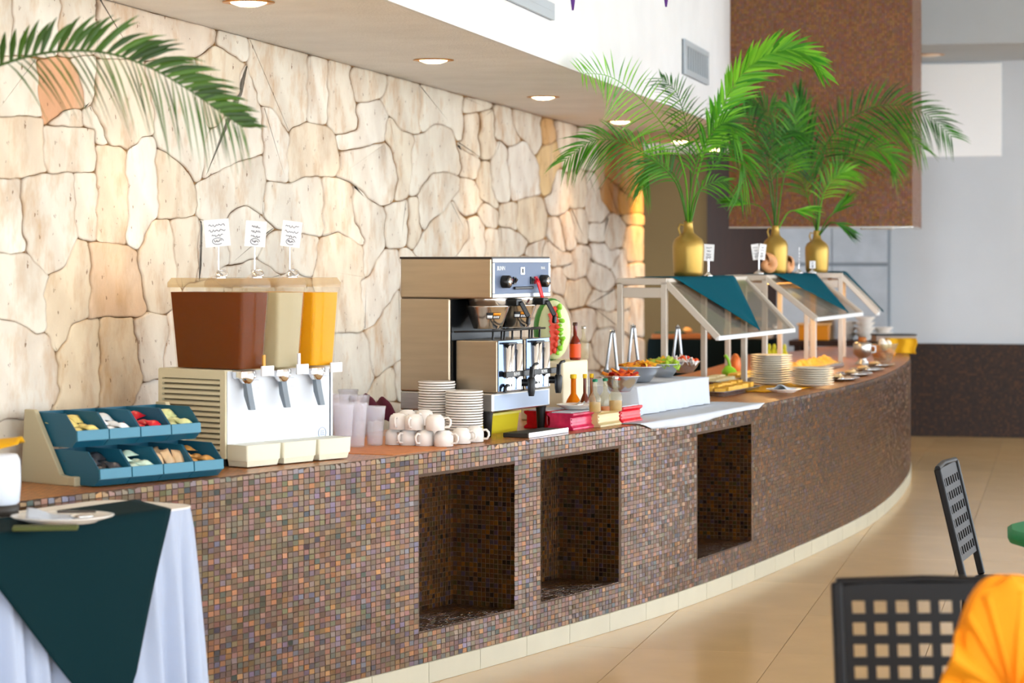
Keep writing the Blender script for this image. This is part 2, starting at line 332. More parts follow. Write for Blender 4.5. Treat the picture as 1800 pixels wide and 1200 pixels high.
# floor tiles: 0.60 across x 1.10 along the room
j0 = R(0, 0); q = G(1492, 979, 0)     # one tile corner read from the photograph
la0 = q.x*CA-q.y*SA; al0 = q.x*SA+q.y*CA
tb = MB(); tb.box(.0015, .5985, .0015, 1.0985, -.006, 0)
tile0 = None
for i in range(-8, 16):
    for j in range(-11, 10):
        la, al = la0+i*.6, al0+j*1.1
        if la < -3.4 or la > 6.0 or al < 2.9 or al > ALB: continue
        if tile0 is None: tile0 = tb.build('floor_tile', M_floor, floor); o = tile0
        else: o = tile0.copy(); COL.objects.link(o)
        o.location = (la, al, 0)
M_ground = mat('bounce_ground', '#d0d0cc', .8, var=.1, vscale=1)  # unseen ground, added for the mosaic's reflections and upward bounce light
rbox('ground_bounce', LATR+.4, 70, -60, 70, -.3, -.05, M_ground)
rbox('ground_rear', -60, LATR+.4, -60, -4.2, -.3, -.05, M_ground)
plain = rbox('floor_border', LATR-.5, LATR+.4, -4, ALB, -.004, .0, M_floor)
plain2 = rbox('floor_near', -6, LATR-.5, -4, 2.85, -.004, .0, M_floor)
rbox('ceiling', -6, LATR+.4, -4, ALB+.5, ZH, ZH+.15, M_white)
rbox('wall_back', -5.8, LATR+.4, ALB, ALB+.25, 0, ZH, M_wallgrey)
rbox('wall_rear', -6, LATR+.4, -4.2, -4, 3.3, ZH, mat('rear_wall_paint', '#c8b79c', .8))  # left open below, a made-up gap that admits fill light
rbox('wall_rear_side', -6, -3.2, -4.2, -4, 0, 3.3, MATS['rear_wall_paint'])
# soffit over the counter and its white bulkhead
rbox('ceiling_soffit', -5.8, LATB, -4, ALB, ZS, ZH, M_soffit)
rbox('trim_bulkhead', LATB, LATB+.02, -4, ALB, ZS, ZH, M_white)
# alcove beyond the stone wall
rbox('wall_alcove_side', -5.8, -5.6, 20.1, ALB, 0, ZS, M_olive)
rbox('wall_alcove', -5.6, -3.293, ALB-.06, ALB, 0, ZS, M_olive)
dk = rbox('wall_dark_panel', -3.293, -2.60, ALB-.10, ALB, 0, ZS, M_darkwood)
pil = rbox('wall_concrete', -2.62, -1.605, ALB-.30, ALB, 0, ZS+.8, mat('concrete_joint', '#7c848c', .8))
for i in range(2):
    for j in range(4):
        rbox('concrete_panel', -2.615+i*.505, -2.615+i*.505+.498, ALB-.315, ALB-.30, .02+j*.80-.03*(j > 0), .80*(j+1)-.03*(j > 0)-.012, M_concrete, None, parent=pil, bev=.003)
# mosaic wainscot on the back wall
BROWNS = ['#2e1a0c', '#4d2d14', '#6a4220', '#87571f', '#59392a', '#3a2416', '#74502e', '#5e4a44']
M_wains = cell_mat('wainscot_mosaic', ['#1f100a', '#2c180d', '#3a2010', '#241511', '#4a2a12', '#2b1a14', '#331c0e'], .021, '#1a0f0a', .65, .0, (0, 2))
rbox('trim_wainscot', -1.605, LATR+.4, ALB-.03, ALB, 0, .85, M_wains)
# dropped ceiling on the right with its beam
rbox('ceiling_dropped', -2.3, LATR+.4, 20.62, ALB, 3.43, ZH, mat('beam_paint', '#b9c0c6', .8, var=.03, vscale=2))
# window side of the room: sill wall, posts and lintel around open bays
rw = rbox('wall_right', LATR, LATR+.3, -4, ALB, 3.6, ZH, M_white)
for k in range(6):
    rbox('trim_post_%d' % (k+1), LATR, LATR+.3, -4+k*5.2, -3.6+k*5.2, 0, 3.6, M_white)
# wall-hung white screen
scr = thing('projection_screen', 'plain white screen board hung high on the back wall', 'screen', R(-1.1, ALB-.014, 2.56), rz=ROOM)
b = MB(); b.box(-.49, .497, -.012, .012, 0, .85); b.build('board', mat('screen_white', '#fbfcfd', .6), scr, bev=.004)
# ---------------------------------------------------------------- stone wall
wall = rbox('wall_left', LATW-.25, LATW, -4, 20.1, 0, ZS, M_mortar)
def wd(px): return 3.6/(TA-(px-900)/FPX)
def ytop(px): return HOR-(ZS-EYE)*FPX/wd(px)
def ybot(px): return HOR+(EYE-.72)*FPX/wd(px)
STONES = """
-70,-20 18,-20 17,95 -70,100
20,-20 103,-20 97,60 95,100 19,97
109,-20 165,-20 167,50 168,90 100,98 103,40
168,-20 186,1 300,30 374,50 376,76 360,85 250,100 169,100
-70,105 60,100 60,195 58,203 -70,205
64,105 118,104 140,150 143,185 110,195 80,212 72,190 63,150
88,218 103,200 118,194 137,192 142,220 90,222
122,104 165,104 165,150 157,180 145,190 146,160 135,125
143,192 156,184 172,220 184,250 166,254 164,226 144,223
168,106 240,108 250,125 258,160 264,190 267,205 268,233 246,240 232,255 213,258 192,253 175,215 158,180 166,140
262,112 330,110 347,150 358,215 356,240 353,310 342,320 308,278 275,262 270,236 266,190 258,155 252,125
275,262 308,280 340,324 343,350 338,377 300,385 274,385 278,345 272,300
345,115 376,80 428,112 414,130 415,165 395,195 377,222 362,222 352,170
416,168 430,115 452,180 456,230 458,266 400,290 353,311 360,240 378,224 398,197
378,52 430,68 433,90 428,110 378,78
434,70 535,102 536,130 537,175 536,214 510,225 505,235 480,200 470,190 456,185 432,112 434,92
456,188 478,190 500,230 508,238 503,250 505,300 497,320 466,318 461,270 458,230
537,103 572,112 573,160 573,217 537,211 538,170
575,113 612,124 615,160 622,178 624,222 610,230 588,235 575,222
614,125 640,130 655,138 675,145 672,170 655,175 625,180 618,160
677,145 730,155 732,185 733,235 715,234 700,230 683,200 675,195 669,172
504,236 512,228 537,216 570,224 582,238 588,245 592,300 585,305 560,308 530,310 508,320 503,300
626,182 666,175 672,203 670,245 636,258 630,262 592,262 590,240 626,230
594,264 638,262 672,250 683,260 693,290 695,320 690,345 665,358 655,355 625,325 594,308
676,248 684,206 710,236 722,240 720,290 716,343 697,350 696,300 685,260
724,238 738,236 764,217 790,228 800,250 808,300 800,308 788,298 764,299 750,312 732,340 718,343 722,290
740,157 808,175 811,200 812,245 802,246 790,226 765,212 740,232 738,200
814,178 860,189 816,199
815,204 838,198 840,280 820,270 803,250 814,246
842,197 863,192 866,215 867,255 859,279 843,280
803,252 820,272 842,284 836,315 812,312
865,192 895,200 912,245 900,258 880,246 869,240
893,262 912,248 926,256 938,275 948,343 900,350
862,282 870,258 876,250 888,262 895,350 882,356 870,350 862,330
845,284 860,284 861,330 872,352 870,365 845,350 834,318
950,213 972,220 975,246 955,255 950,245
896,200 948,212 949,258 940,272 925,250 913,246
952,257 976,249 984,270 978,296 962,338 952,343 945,280 943,272
974,220 1010,228 1012,262 1010,290 998,300 986,285 979,250
1012,229 1045,240 1050,290 1040,303 1013,295
1046,240 1072,250 1060,280 1062,320 1050,330 1048,300
1066,258 1092,262 1090,320 1078,325 1062,300
1094,262 1128,270 1126,330 1092,330
1062,310 1076,328 1085,335 1085,375 1062,360 1050,340
1088,334 1126,332 1127,375 1087,374
979,298 990,305 997,370 980,380 965,376 957,350 966,342
1000,303 1028,300 1029,362 1002,368
1031,304 1045,306 1055,345 1068,375 1058,392 1032,390 1030,362
880,360 905,354 907,400 900,412 895,398 876,396 875,380
907,353 948,346 955,360 960,380 962,392 950,420 930,425 915,405 908,400
962,382 978,384 990,430 985,440 965,425 958,410
982,380 999,372 1008,420 1012,430 995,432 988,410
1002,370 1028,364 1031,392 1032,428 1014,428
1034,393 1058,395 1064,370 1066,410 1055,425 1036,425
1066,378 1085,378 1100,397 1092,430 1070,440 1064,415
1090,378 1126,378 1127,396 1103,396
1104,399 1128,399 1128,455 1102,458 1094,435
733,345 760,305 790,303 800,312 802,330 790,350 783,368 772,378 765,376 740,405 737,380
740,408 764,382 775,380 785,350 800,362 810,380 820,385 822,420 790,455 735,455 733,428
803,335 808,316 832,317 836,330 842,350 850,352 840,370 835,375 812,380 792,352
835,377 845,356 868,366 876,382 872,398 850,397 842,385
812,384 834,380 848,400 846,440 845,458 795,458 824,420
851,402 872,404 873,430 870,455 849,455
876,400 898,402 910,412 925,425 905,448 900,460 874,455
928,430 952,424 955,430 948,460 936,455
960,425 985,445 1003,462 985,467 968,466 952,455
968,470 985,470 992,500 985,520 968,515
1005,464 1014,432 1032,434 1034,455 1028,480 1010,490 990,480 988,470
1036,428 1056,428 1068,442 1086,442 1073,472 1038,452
1038,456 1073,478 1078,500 1060,515 1040,505 1030,485
1076,474 1092,440 1101,460 1100,500 1080,500
1102,464 1129,463 1129,520 1105,520
995,500 1010,494 1028,488 1036,510 1025,540 1000,540 988,525
1040,510 1060,518 1078,505 1085,530 1075,545 1045,540 1030,535
1082,504 1100,504 1104,540 1085,545
1106,524 1130,524 1130,590 1106,590
968,520 985,524 998,545 1000,580 970,585
1002,545 1040,543 1046,572 1030,600 1005,595
1046,545 1075,550 1103,548 1103,590 1070,572 1048,575
1048,578 1070,576 1103,594 1105,640 1060,645 1040,620
1003,600 1035,604 1038,625 1055,648 1000,650
965,590 1000,585 1002,600 998,650 960,650
1107,594 1130,594 1130,655 1107,655
465,322 480,320 506,324 534,313 560,312 562,340 563,405 558,418 528,408 494,404 480,400 460,370 463,340
564,312 568,312 614,324 617,350 619,390 640,420 633,430 612,418 590,404 575,410 564,415 566,370
618,326 657,360 672,366 675,385 672,425 668,445 650,480 638,490 635,432 642,428 621,390
674,366 712,355 716,380 705,425 700,430 683,438 675,420 677,390
714,356 730,350 737,408 728,430 720,425 718,385
352,318 400,294 456,272 460,300 460,360 452,375 440,366 428,360 400,370 385,395 350,385 343,350 343,325
398,375 428,362 446,370 456,385 480,402 478,406 455,440 440,455 420,460 400,465 398,430 395,395
460,408 494,408 528,412 556,420 553,450 545,485 530,482 515,450 500,470 486,480 470,465 455,455 458,425
560,420 575,414 590,408 632,434 636,480 637,490 622,492 632,530 630,580 600,586 560,582 548,490 556,440
400,468 440,458 470,470 485,482 480,500 390,500 385,470
268,388 294,386 298,420 306,485 300,500 292,545 265,548 248,500 238,450 255,415
298,386 338,380 345,390 342,440 340,490 308,490 303,430
347,390 384,400 394,430 396,465 345,490
-70,208 58,206 68,225 70,270 75,295 60,305 30,312 -70,310
72,228 88,224 140,225 162,230 165,255 164,298 140,300 85,303 76,290 71,255
-70,315 28,314 33,340 35,400 38,430 20,445 0,440 -70,438
36,314 60,310 118,305 124,340 127,400 126,430 108,470 80,476 60,450 42,420 37,380
133,305 166,305 168,360 166,420 140,418 130,400 128,345
168,258 205,257 214,275 217,320 222,350 216,400 212,425 190,428 168,420
222,275 234,258 246,243 266,238 270,300 272,340 270,383 258,395 240,435 228,432 225,400 224,350
-70,445 2,445 20,448 45,460 70,485 76,500 70,520 78,570 62,585 40,570 20,560 -70,555
80,495 110,472 124,440 132,425 152,425 155,470 153,550 145,560 122,570 112,600 95,618 85,600 80,575 74,520
155,425 190,430 228,436 238,450 245,500 246,553 200,556 156,555 158,470
-70,560 20,565 42,578 62,588 80,590 93,622 100,690 92,705 60,725 40,735 -70,740
97,620 110,605 120,572 145,562 168,562 171,620 171,715 100,725 95,705 102,685
174,560 228,558 234,600 242,650 244,680 230,710 200,718 173,716
232,562 250,556 285,558 292,580 282,620 278,665 248,672 240,620
246,676 276,668 280,690 280,740 222,740 232,712
295,550 330,550 330,660 282,665 285,620
335,500 400,505 400,600 335,600
335,605 420,605 420,700 335,700
405,505 480,505 480,590 405,590
485,488 545,490 555,580 485,585
425,600 500,595 500,700 425,700
505,590 560,588 575,690 505,700
562,590 596,587 636,586 642,600 648,650 650,665 642,690 616,700 580,698
632,495 640,490 655,478 668,446 690,438 703,470 700,505 672,542 655,572 640,574 636,535
645,580 658,574 674,546 700,512 706,560 704,630 656,660 648,610
656,667 686,645 692,670 695,700 650,705 645,695
692,642 720,630 760,640 760,700 698,705
705,440 735,458 735,540 708,550
738,458 795,460 795,540 738,545
798,460 847,460 870,458 870,540 798,540
874,460 935,458 950,462 966,470 965,560 874,550
710,555 790,548 790,635 710,628
793,545 870,545 870,640 793,640
874,555 964,563 960,650 874,650
580,705 650,708 650,780 580,780
655,710 760,706 760,780 655,780
765,645 870,645 870,720 765,720
874,655 960,655 960,720 874,720
962,655 1055,655 1055,700 962,700
1058,650 1130,660 1130,700 1058,700
-70,745 100,735 100,820 -70,820
105,730 225,722 225,800 105,800
230,745 330,705 420,705 420,790 230,800
425,705 575,705 575,785 425,785
"""
STONES = [[tuple(map(float, q.split(','))) for q in l.split()] for l in STONES.split('\n') if l.strip()]
def to_wall(px, py):    # ray through a pixel -> (along, z) on the wall plane
    d = wd(px); x = (px-900)/FPX*d; return (x*SA+d*CA, EYE-(py-HOR)*d/FPX)
rs = random.Random(21); yy = -210       # the courses left of the picture, in the same manner
while yy < 900:
    h_ = rs.uniform(85, 140); xx = -480+rs.uniform(0, 40)
    while xx < -120:
        w_ = rs.uniform(85, 150); x2 = min(xx+w_, -74) if xx+w_ < -110 else -74
        STONES.append([(xx+rs.uniform(0,8), yy+rs.uniform(0,10)), (x2-rs.uniform(0,8), yy+rs.uniform(0,12)), (x2-rs.uniform(0,8), yy+h_-rs.uniform(2,12)), (xx+rs.uniform(0,8), yy+h_-rs.uniform(2,10))]); xx = x2
    yy += h_
GS = 2.0; gx0, gy0, gnx, gny = -480.0, -210.0, 806, 600
XX, YY = np.meshgrid(gx0+(np.arange(gnx)+.5)*GS, gy0+(np.arange(gny)+.5)*GS)
# a little ripple so that traced sides run like split stone
XR = XX+1.5*np.sin(YY*.11+XX*.03)+.8*np.sin(YY*.29+1.3)+.7*np.sin(XX*.2+YY*.17); YR = YY+1.4*np.sin(XX*.09+YY*.05+.7)+.8*np.sin(XX*.31)+.7*np.sin(XX*.13-YY*.23)
best = np.full(XX.shape, 1e9); lab = np.full(XX.shape, -1, int)
for k, pg in enumerate(STONES):
    P_ = np.array(pg); x0, y0 = P_.min(0)-34; x1, y1 = P_.max(0)+34
    i0, i1 = max(0, int((x0-gx0)/GS)), min(gnx, int((x1-gx0)/GS)+1); j0, j1 = max(0, int((y0-gy0)/GS)), min(gny, int((y1-gy0)/GS)+1)
    if i1 <= i0 or j1 <= j0: continue
    X, Y = XR[j0:j1, i0:i1], YR[j0:j1, i0:i1]; dist = np.full(X.shape, 1e9); ins_ = np.zeros(X.shape, bool)
    for a, c in zip(P_, np.roll(P_, -1, 0)):
        ex, ey = c-a; L2 = ex*ex+ey*ey+1e-9; t = np.clip(((X-a[0])*ex+(Y-a[1])*ey)/L2, 0, 1)
        dist = np.minimum(dist, np.hypot(X-a[0]-t*ex, Y-a[1]-t*ey))
        cr = (a[1] > Y) != (c[1] > Y); ins_ ^= cr & (X < (c[0]-a[0])*(Y-a[1])/(c[1]-a[1]+1e-12)+a[0])
    dist = np.where(ins_, -dist, dist); bb = best[j0:j1, i0:i1]; m = dist < bb; bb[m] = dist[m]; lab[j0:j1, i0:i1][m] = k
px_c = np.minimum(XX, 1131); wd_c = 3.6/(TA-(px_c-900)/FPX)
lab[(YY < HOR-(ZS-EYE)*FPX/wd_c+.5) | (YY > HOR+(EYE-.72)*FPX/wd_c) | (best > 30)] = -1
def outline(mask, i0, j0):
    """longest boundary loop of a boolean grid, corners in pixels, mask on the left"""
    m = np.pad(mask, 1); nxt = {}
    for j, i in zip(*np.nonzero(m)):
        if not m[j-1, i]: nxt.setdefault((i, j), []).append((i+1, j))
        if not m[j, i+1]: nxt.setdefault((i+1, j), []).append((i+1, j+1))
        if not m[j+1, i]: nxt.setdefault((i+1, j+1), []).append((i, j+1))
        if not m[j, i-1]: nxt.setdefault((i, j+1), []).append((i, j))
    loops = []
    while nxt:
        st = next(iter(nxt)); loop = [st]; cur = nxt[st].pop()
        if not nxt[st]: del nxt[st]
        while cur != st:
            loop.append(cur); l_ = nxt.get(cur)
            if not l_: break
            n_ = l_.pop()
            if not l_: del nxt[cur]
            cur = n_
        loops.append(loop)
    lp = max(loops, key=len); return np.array([(gx0+(i0+i-1)*GS, gy0+(j0+j-1)*GS) for i, j in lp], float)
TINT = {5: ('#dd9c6a', .85), 96: ('#e6cfae', .6), 101: ('#edd2b0', .6), 105: ('#e8bd90', .7), 104: ('#dfc79a', .5), 3: ('#e9dacb', .6), 35: ('#d9a040', .8), 37: ('#e6bf72', .7), 21: ('#efdcbf', .5), 49: ('#e8c88c', .4),
        41: ('#c98a2c', .9), 42: ('#c88a26', .95), 43: ('#cf8f2c', .9), 44: ('#cf9532', .95), 40: ('#d6b27a', .6), 55: ('#dcae5e', .6), 56: ('#dfb468', .5), 107: ('#e6d0a6', .6), 108: ('#e2c89c', .6), 106: ('#ddd2c0', .5)}  # far-end ambers carry the soffit lamp's glow, painted into the stone
nst = 0
for k in range(len(STONES)):
    js, is_ = np.nonzero(lab == k)
    if len(js) < 25: continue
    i0, i1, j0, j1 = is_.min(), is_.max()+1, js.min(), js.max()+1
    Q = outline(lab[j0:j1, i0:i1] == k, i0, j0)
    if len(Q) < 16: continue
    sg = 2.6; kk = np.exp(-.5*(np.arange(-7, 8)/sg)**2); kk /= kk.sum()
    Q = np.stack([np.convolve(np.concatenate([Q[-7:, c], Q[:, c], Q[:7, c]]), kk, 'valid') for c in (0, 1)], 1)[::3]
    n = len(Q); tg = np.roll(Q, -1, 0)-np.roll(Q, 1, 0); tg /= np.linalg.norm(tg, axis=1)[:, None]+1e-9
    nrm = np.stack([-tg[:, 1], tg[:, 0]], 1); ar = np.sum(Q[:, 0]*np.roll(Q[:, 1], -1)-np.roll(Q[:, 0], -1)*Q[:, 1])
    if ar < 0: nrm = -nrm
    size = math.sqrt(abs(ar)/2); cx, cy = Q.mean(0)
    gap = np.array([.05+1.15*max(0, noise.noise((p[0]*.017, p[1]*.02, 4.4))+.02)**1.4*1.7+.35*max(0, noise.noise((p[0]*.09, p[1]*.09, 8.8))) for p in Q])
    deep = random.uniform(.007, .015); sl1, sl2 = random.uniform(-.012, .012), random.uniform(-.015, .015)
    ca, cz = to_wall(min(cx, 1130), cy); vs = []; ed = []
    for lev, (ik, dp, e_) in enumerate([(0, -.008, 1), (.12, deep*.6, .9), (min(.6, size*.02), deep*.95, .6), (min(3.6, size*.09), deep, .22)]):
        for q, nn, g_ in zip(Q, nrm, gap):
            w = q+nn*(g_+ik); px = min(w[0], 1130.6); a_, z_ = to_wall(px, max(w[1], ytop(px)+.3))
            vs.append((dp+((a_-ca)*sl1+(z_-cz)*sl2)*(lev > 1), a_-ca, z_-cz)); ed.append(e_)
    fs = [(l*n+i, l*n+(i+1) % n, (l+1)*n+(i+1) % n, (l+1)*n+i) for l in range(3) for i in range(n)]+[tuple(3*n+i for i in range(n))]
    area = sum(vs[i][1]*vs[(i+1) % n][2]-vs[(i+1) % n][1]*vs[i][2] for i in range(n))
    if area < 0: fs = [f[::-1] for f in fs]
    b = MB(); b.add(vs, fs, False); b.sm = [i >= n for i in range(len(fs))]
    o = b.build('stone', M_stone, wall); o.location = (LATW, ca, cz)
    at = o.data.attributes.new('edge', 'FLOAT', 'POINT'); at.data.foreach_set('value', ed)
    c, al = TINT.get(k, ('#ffffff', 0)); lc = lin(c); o.color = (lc[0], lc[1], lc[2], al); nst += 1
print('stones', nst)
# ---------------------------------------------------------------- recessed lights and vents
M_lamp = mat('lamp_glow', '#ffd9a0', .5, emit='#ffd6a0', estr=9)
M_brass = mat('lamp_ring_brass', '#c8893c', .3, .8)
def downlight(loc, label, power, col=(1, .68, .36), size=70, r=.075, lit=True):
    t = thing('recessed_downlight', label, 'downlight', loc)
    b = MB(); b.lathe([(r, 0), (r+.024, -.001), (r+.024, -.004), (r+.004, -.006), (r-.004, -.004), (r-.004, 0)], 24); b.build('trim_ring', M_brass, t)
    b = MB(); b.lathe([(0, -.020), (r*.5, -.017), (r-.008, -.006), (r-.006, -.0005)], 24); b.build('lens', M_lamp if lit else mat('lamp_dim', '#f1ddc8', .4), t)
    if power:
        l = bpy.data.lights.new('lamp', 'SPOT'); l.energy = power; l.color = col; l.spot_size = math.radians(size*1.5); l.spot_blend = .8; l.shadow_soft_size = .05
        lo = bpy.data.objects.new('lamp', l); COL.objects.link(lo); lo.parent = t; lo.location = (0, 0, -.04)
    return t
for k, (px, py, pw) in enumerate([(437,3,12),(762,105,12),(955,170,12),(1090,213,14),(1195,248,70),(1255,262,20)]):
    nm = ['nearest, above the drink dispenser', 'over the stone wall centre, above the coffee machine', 'third from the near end of the soffit', 'glowing amber beside the left palm fronds', 'half hidden behind the palm fronds', 'farthest, beside the mosaic hood'][k]
    downlight(G(px, py, ZS), 'round brass recessed ceiling light, '+nm, pw, (1, .68, .36) if k < 3 else (1, .5, .12))
downlight(GD(1632, (3.43-EYE)*FPX/(HOR-96), 3.43), 'round unlit recessed light in the dropped ceiling right of the hood', 0, lit=False, r=.12)
M_vent = mat('vent_grey', '#b8c2ca', .5, .2); M_ventdark = mat('vent_dark', '#5b6670', .7)
def vent(px0, px1, py0, py1, label):
    def onb(px, py):
        d = 2.568/(TA-(px-900)/FPX); x = (px-900)/FPX*d; return x*SA+d*CA, EYE-(py-HOR)*d/FPX
    a0, zt = onb(px0, py0); a1, z2 = onb(px1, py1); zb = z2; w = a1-a0; h = zt-zb
    t = thing('air_vent', label, 'vent', R(LATB+.021, a0, zb), rz=ROOM)
    b = MB(); b.box(0, .006, 0, w, 0, h); b.build('back_plate', M_ventdark, t)
    f = .04
    b = MB(); b.box(.006, .022, 0, w, 0, f); b.box(.006, .022, 0, w, h-f, h); b.box(.006, .022, 0, f*1.6, f, h-f); b.box(.006, .022, w-f*1.6, w, f, h-f); b.build('frame', M_vent, t, bev=.003)
    n = 9
    for i in range(n):
        y = f*1.6+(i+.5)*(w-3.2*f)/n; b = MB(); b.box(.007, .017, y-.02, y+.02, f, h-f); b.build('louver', M_vent, t)
vent(1193, 1236, 68, 150, 'grey louvered air vent on the white bulkhead behind the palm')
vent(862, 960, -40, 36, 'grey louvered air vent cut by the top edge of the picture')
M_purple = mat('purple_ribbon', '#5b2a86', .6)
for px, py, nm in [(1007, 18, 'left'), (1171, 12, 'right')]:
    d = 12.0; p = P3(px, py, d)
    t = thing('purple_streamer', 'narrow purple streamer tip hanging from the ceiling, the %s one of two' % nm, 'streamer', p, group='purple streamers at the ceiling')
    b = MB(); h = ZH-p.z; b.sheet(lambda u, v: ((u-.5)*.022*(1 if v > .02 else .4), .004*math.sin(v*20+u), v*h), 2, 30, .001); b.build('ribbon', M_purple, t)
# ================================================================ BUFFET COUNTER
CP = [(-1.75,7.16),(-1.40,7.69),(-1.0,8.31),(-.28,9.41),(.09,10.04),(.50,10.76),(.80,11.34),(1.28,12.42),(1.92,14.05),(2.32,15.25),(2.74,16.9),(3.0,18.2),(3.12,19.3),(3.0,20.0),(2.72,20.35)]
def catmull(P, n):
    out = []; P = [Vector(p) for p in P]; Q = [P[0]*2-P[1]]+P+[P[-1]*2-P[-2]]
    for i in range(1, len(Q)-2):
        for k in range(n):
            t = k/n; a, b_, c, d = Q[i-1], Q[i], Q[i+1], Q[i+2]
            out.append(.5*((2*b_)+(c-a)*t+(2*a-5*b_+4*c-d)*t*t+(3*b_-a-3*c+d)*t**3))
    return out+[P[-1]]
# smooth the measured line a little so that the mosaic runs fair
_c = catmull(CP, 24); _a = np.array([[p.x, p.y] for p in _c])
_cum = np.concatenate([[0], np.cumsum(np.linalg.norm(np.diff(_a, axis=0), axis=1))])
_s = np.linspace(0, _cum[-1], 1400); _x = np.interp(_s, _cum, _a[:,0]); _y = np.interp(_s, _cum, _a[:,1])
_k = np.hanning(141); _k /= _k.sum()
def _sm(v): 
    pad = np.concatenate([2*v[0]-v[70:0:-1], v, 2*v[-1]-v[-2:-72:-1]]); return np.convolve(pad, _k, 'valid')
CX, CY = _sm(_x), _sm(_y)
CS = np.concatenate([[0], np.cumsum(np.hypot(np.diff(CX), np.diff(CY)))]); SL = CS[-1]
TX, TY = np.gradient(CX, CS), np.gradient(CY, CS); _l = np.hypot(TX, TY); TX /= _l; TY /= _l
def cpos(s): return np.interp(s, CS, CX), np.interp(s, CS, CY)
def ctan(s): return np.interp(s, CS, TX), np.interp(s, CS, TY)
def s_at_px(px):
    r = CX/CY; k = (px-900)/FPX; m = CY < 18.5; return float(np.interp(k, r[m], CS[m]))
def cth(px): tx, ty = ctan(s_at_px(px)); return math.degrees(math.atan2(tx, ty))
NICHE = [(s_at_px(737), s_at_px(905)), (s_at_px(951), s_at_px(1088)), (s_at_px(1226), s_at_px(1321))]
NZ0, NZ1, ND = .205, .80, .30
print('counter length', SL, NICHE)
counter = thing('buffet_counter', 'long curved buffet counter faced in iridescent brown mosaic with open niches', 'counter', (0, 0, 0))
M_cgrout = mat('mosaic_grout', '#4a3626', .8)
CM = ramp_mat('counter_mosaic', ['#58310a', '#653b09', '#482c0d', '#4f341c', '#3a220f', '#583709', '#774705', '#473711', '#4c2d11', '#563a18', '#241409', '#483740', '#603909', '#4d300c'], .3, .58, spec=.7, coat=.22)
PIT, PITU, GAP, Z0, Z1 = .0198, .031, .0022, .082, ZC
def back_at(s):
    x, y = cpos(s); tx, ty = ctan(s); dep = float(np.interp(s, [0, 3.2, 5.0, 6.5, SL-2.0, SL-.9, SL], [.74, .78, 1.05, 1.25, 1.25, .75, .3]))
    for k in range(60):
        bx, by = x-ty*dep, y+tx*dep
        if bx-(-3.6+TA*by) > .06: break
        dep -= .02
    return x-ty*dep, y+tx*dep
# body: grout skin on the front with the niche openings, then niche boxes
ss = sorted(set([round(v, 5) for v in np.arange(0, SL, .06)]+[v for n in NICHE for v in n]+[SL]))
b = MB(); OFF = .0
def fp(s, z, off=0.0):
    x, y = cpos(s); tx, ty = ctan(s); return (x-ty*-off*1.0 if False else x+ty*off, y-tx*off, z)
for a, c in zip(ss[:-1], ss[1:]):
    mid = (a+c)/2; inn = any(n0 < mid < n1 for n0, n1 in NICHE)
    for z0, z1 in ([(0, NZ0), (NZ1, Z1)] if inn else [(0, Z1)]):
        b.add([fp(a, z0), fp(c, z0), fp(c, z1), fp(a, z1)], [(0, 1, 2, 3)])
for s in (0, SL): pass
for a, c in zip(ss[:-1], ss[1:]):
    (ax, ay), (bx, by) = back_at(a), back_at(c)
    b.add([(bx, by, 0), (ax, ay, 0), (ax, ay, Z1), (bx, by, Z1)], [(0, 1, 2, 3)])
NB = []
for n0, n1 in NICHE:
    m = (n0+n1)/2; tx, ty = ctan(m); t = Vector((tx, ty, 0)); n = Vector((ty, -tx, 0))
    A, B = Vector(fp(n0, 0)), Vector(fp(n1, 0)); A2, B2 = A-n*ND, B-n*ND; NB.append((A, B, A2, B2, t, n))
    up0, up1 = Vector((0,0,NZ0)), Vector((0,0,NZ1))
    b.add([A2+up0, B2+up0, B2+up1, A2+up1], [(0,1,2,3)]); b.add([A+up0, A2+up0, A2+up1, A+up1], [(0,1,2,3)])
    b.add([B2+up0, B+up0, B+up1, B2+up1], [(0,1,2,3)]); b.add([A+up0, B+up0, B2+up0, A2+up0], [(0,1,2,3)]); b.add([A2+up1, B2+up1, B+up1, A+up1], [(0,1,2,3)])
b.build('body', M_cgrout, counter)
# front mosaic (tiles near 7 px: one joined part)
nS = int(SL/PITU); nZ = int(round((Z1-Z0)/PIT)); pz = (Z1-Z0)/nZ
S, Zg = np.meshgrid((np.arange(nS)+.5)*PITU, Z0+(np.arange(nZ)+.5)*pz); S = S.ravel(); Zg = Zg.ravel()
keep = np.ones(len(S), bool)
for n0, n1 in NICHE: keep &= ~((S > n0-PITU*.3) & (S < n1+PITU*.3) & (Zg > NZ0-pz*.2) & (Zg < NZ1+pz*.2))
S, Zg = S[keep], Zg[keep]; S2 = S+RNG.normal(0, .0004, len(S)); x, y = cpos(S2); tx, ty = ctan(S2); zero = np.zeros_like(x)
T = np.stack([tx, ty, zero], 1); N = np.stack([ty, -tx, zero], 1)
C = np.stack([x, y, Zg+RNG.normal(0, .0003, len(S))], 1)
# uneven bedding: a slow swell over the wall so that the sheen breaks up
wob = .02*np.sin(S*2.3+Zg*5)+.018*np.sin(S*5.1-Zg*9)
U = np.tile([[0., 0., 1.]], (len(S), 1)); N = N+U*wob[:,None]; 
top = Zg > Z1-pz*1.05    # the bullnose course leans back
N[top] += U[top]*.10; C[top] -= np.stack([ty, -tx, zero], 1)[top]*.0005
N /= np.linalg.norm(N, axis=1)[:,None]; U = np.cross(N, T)
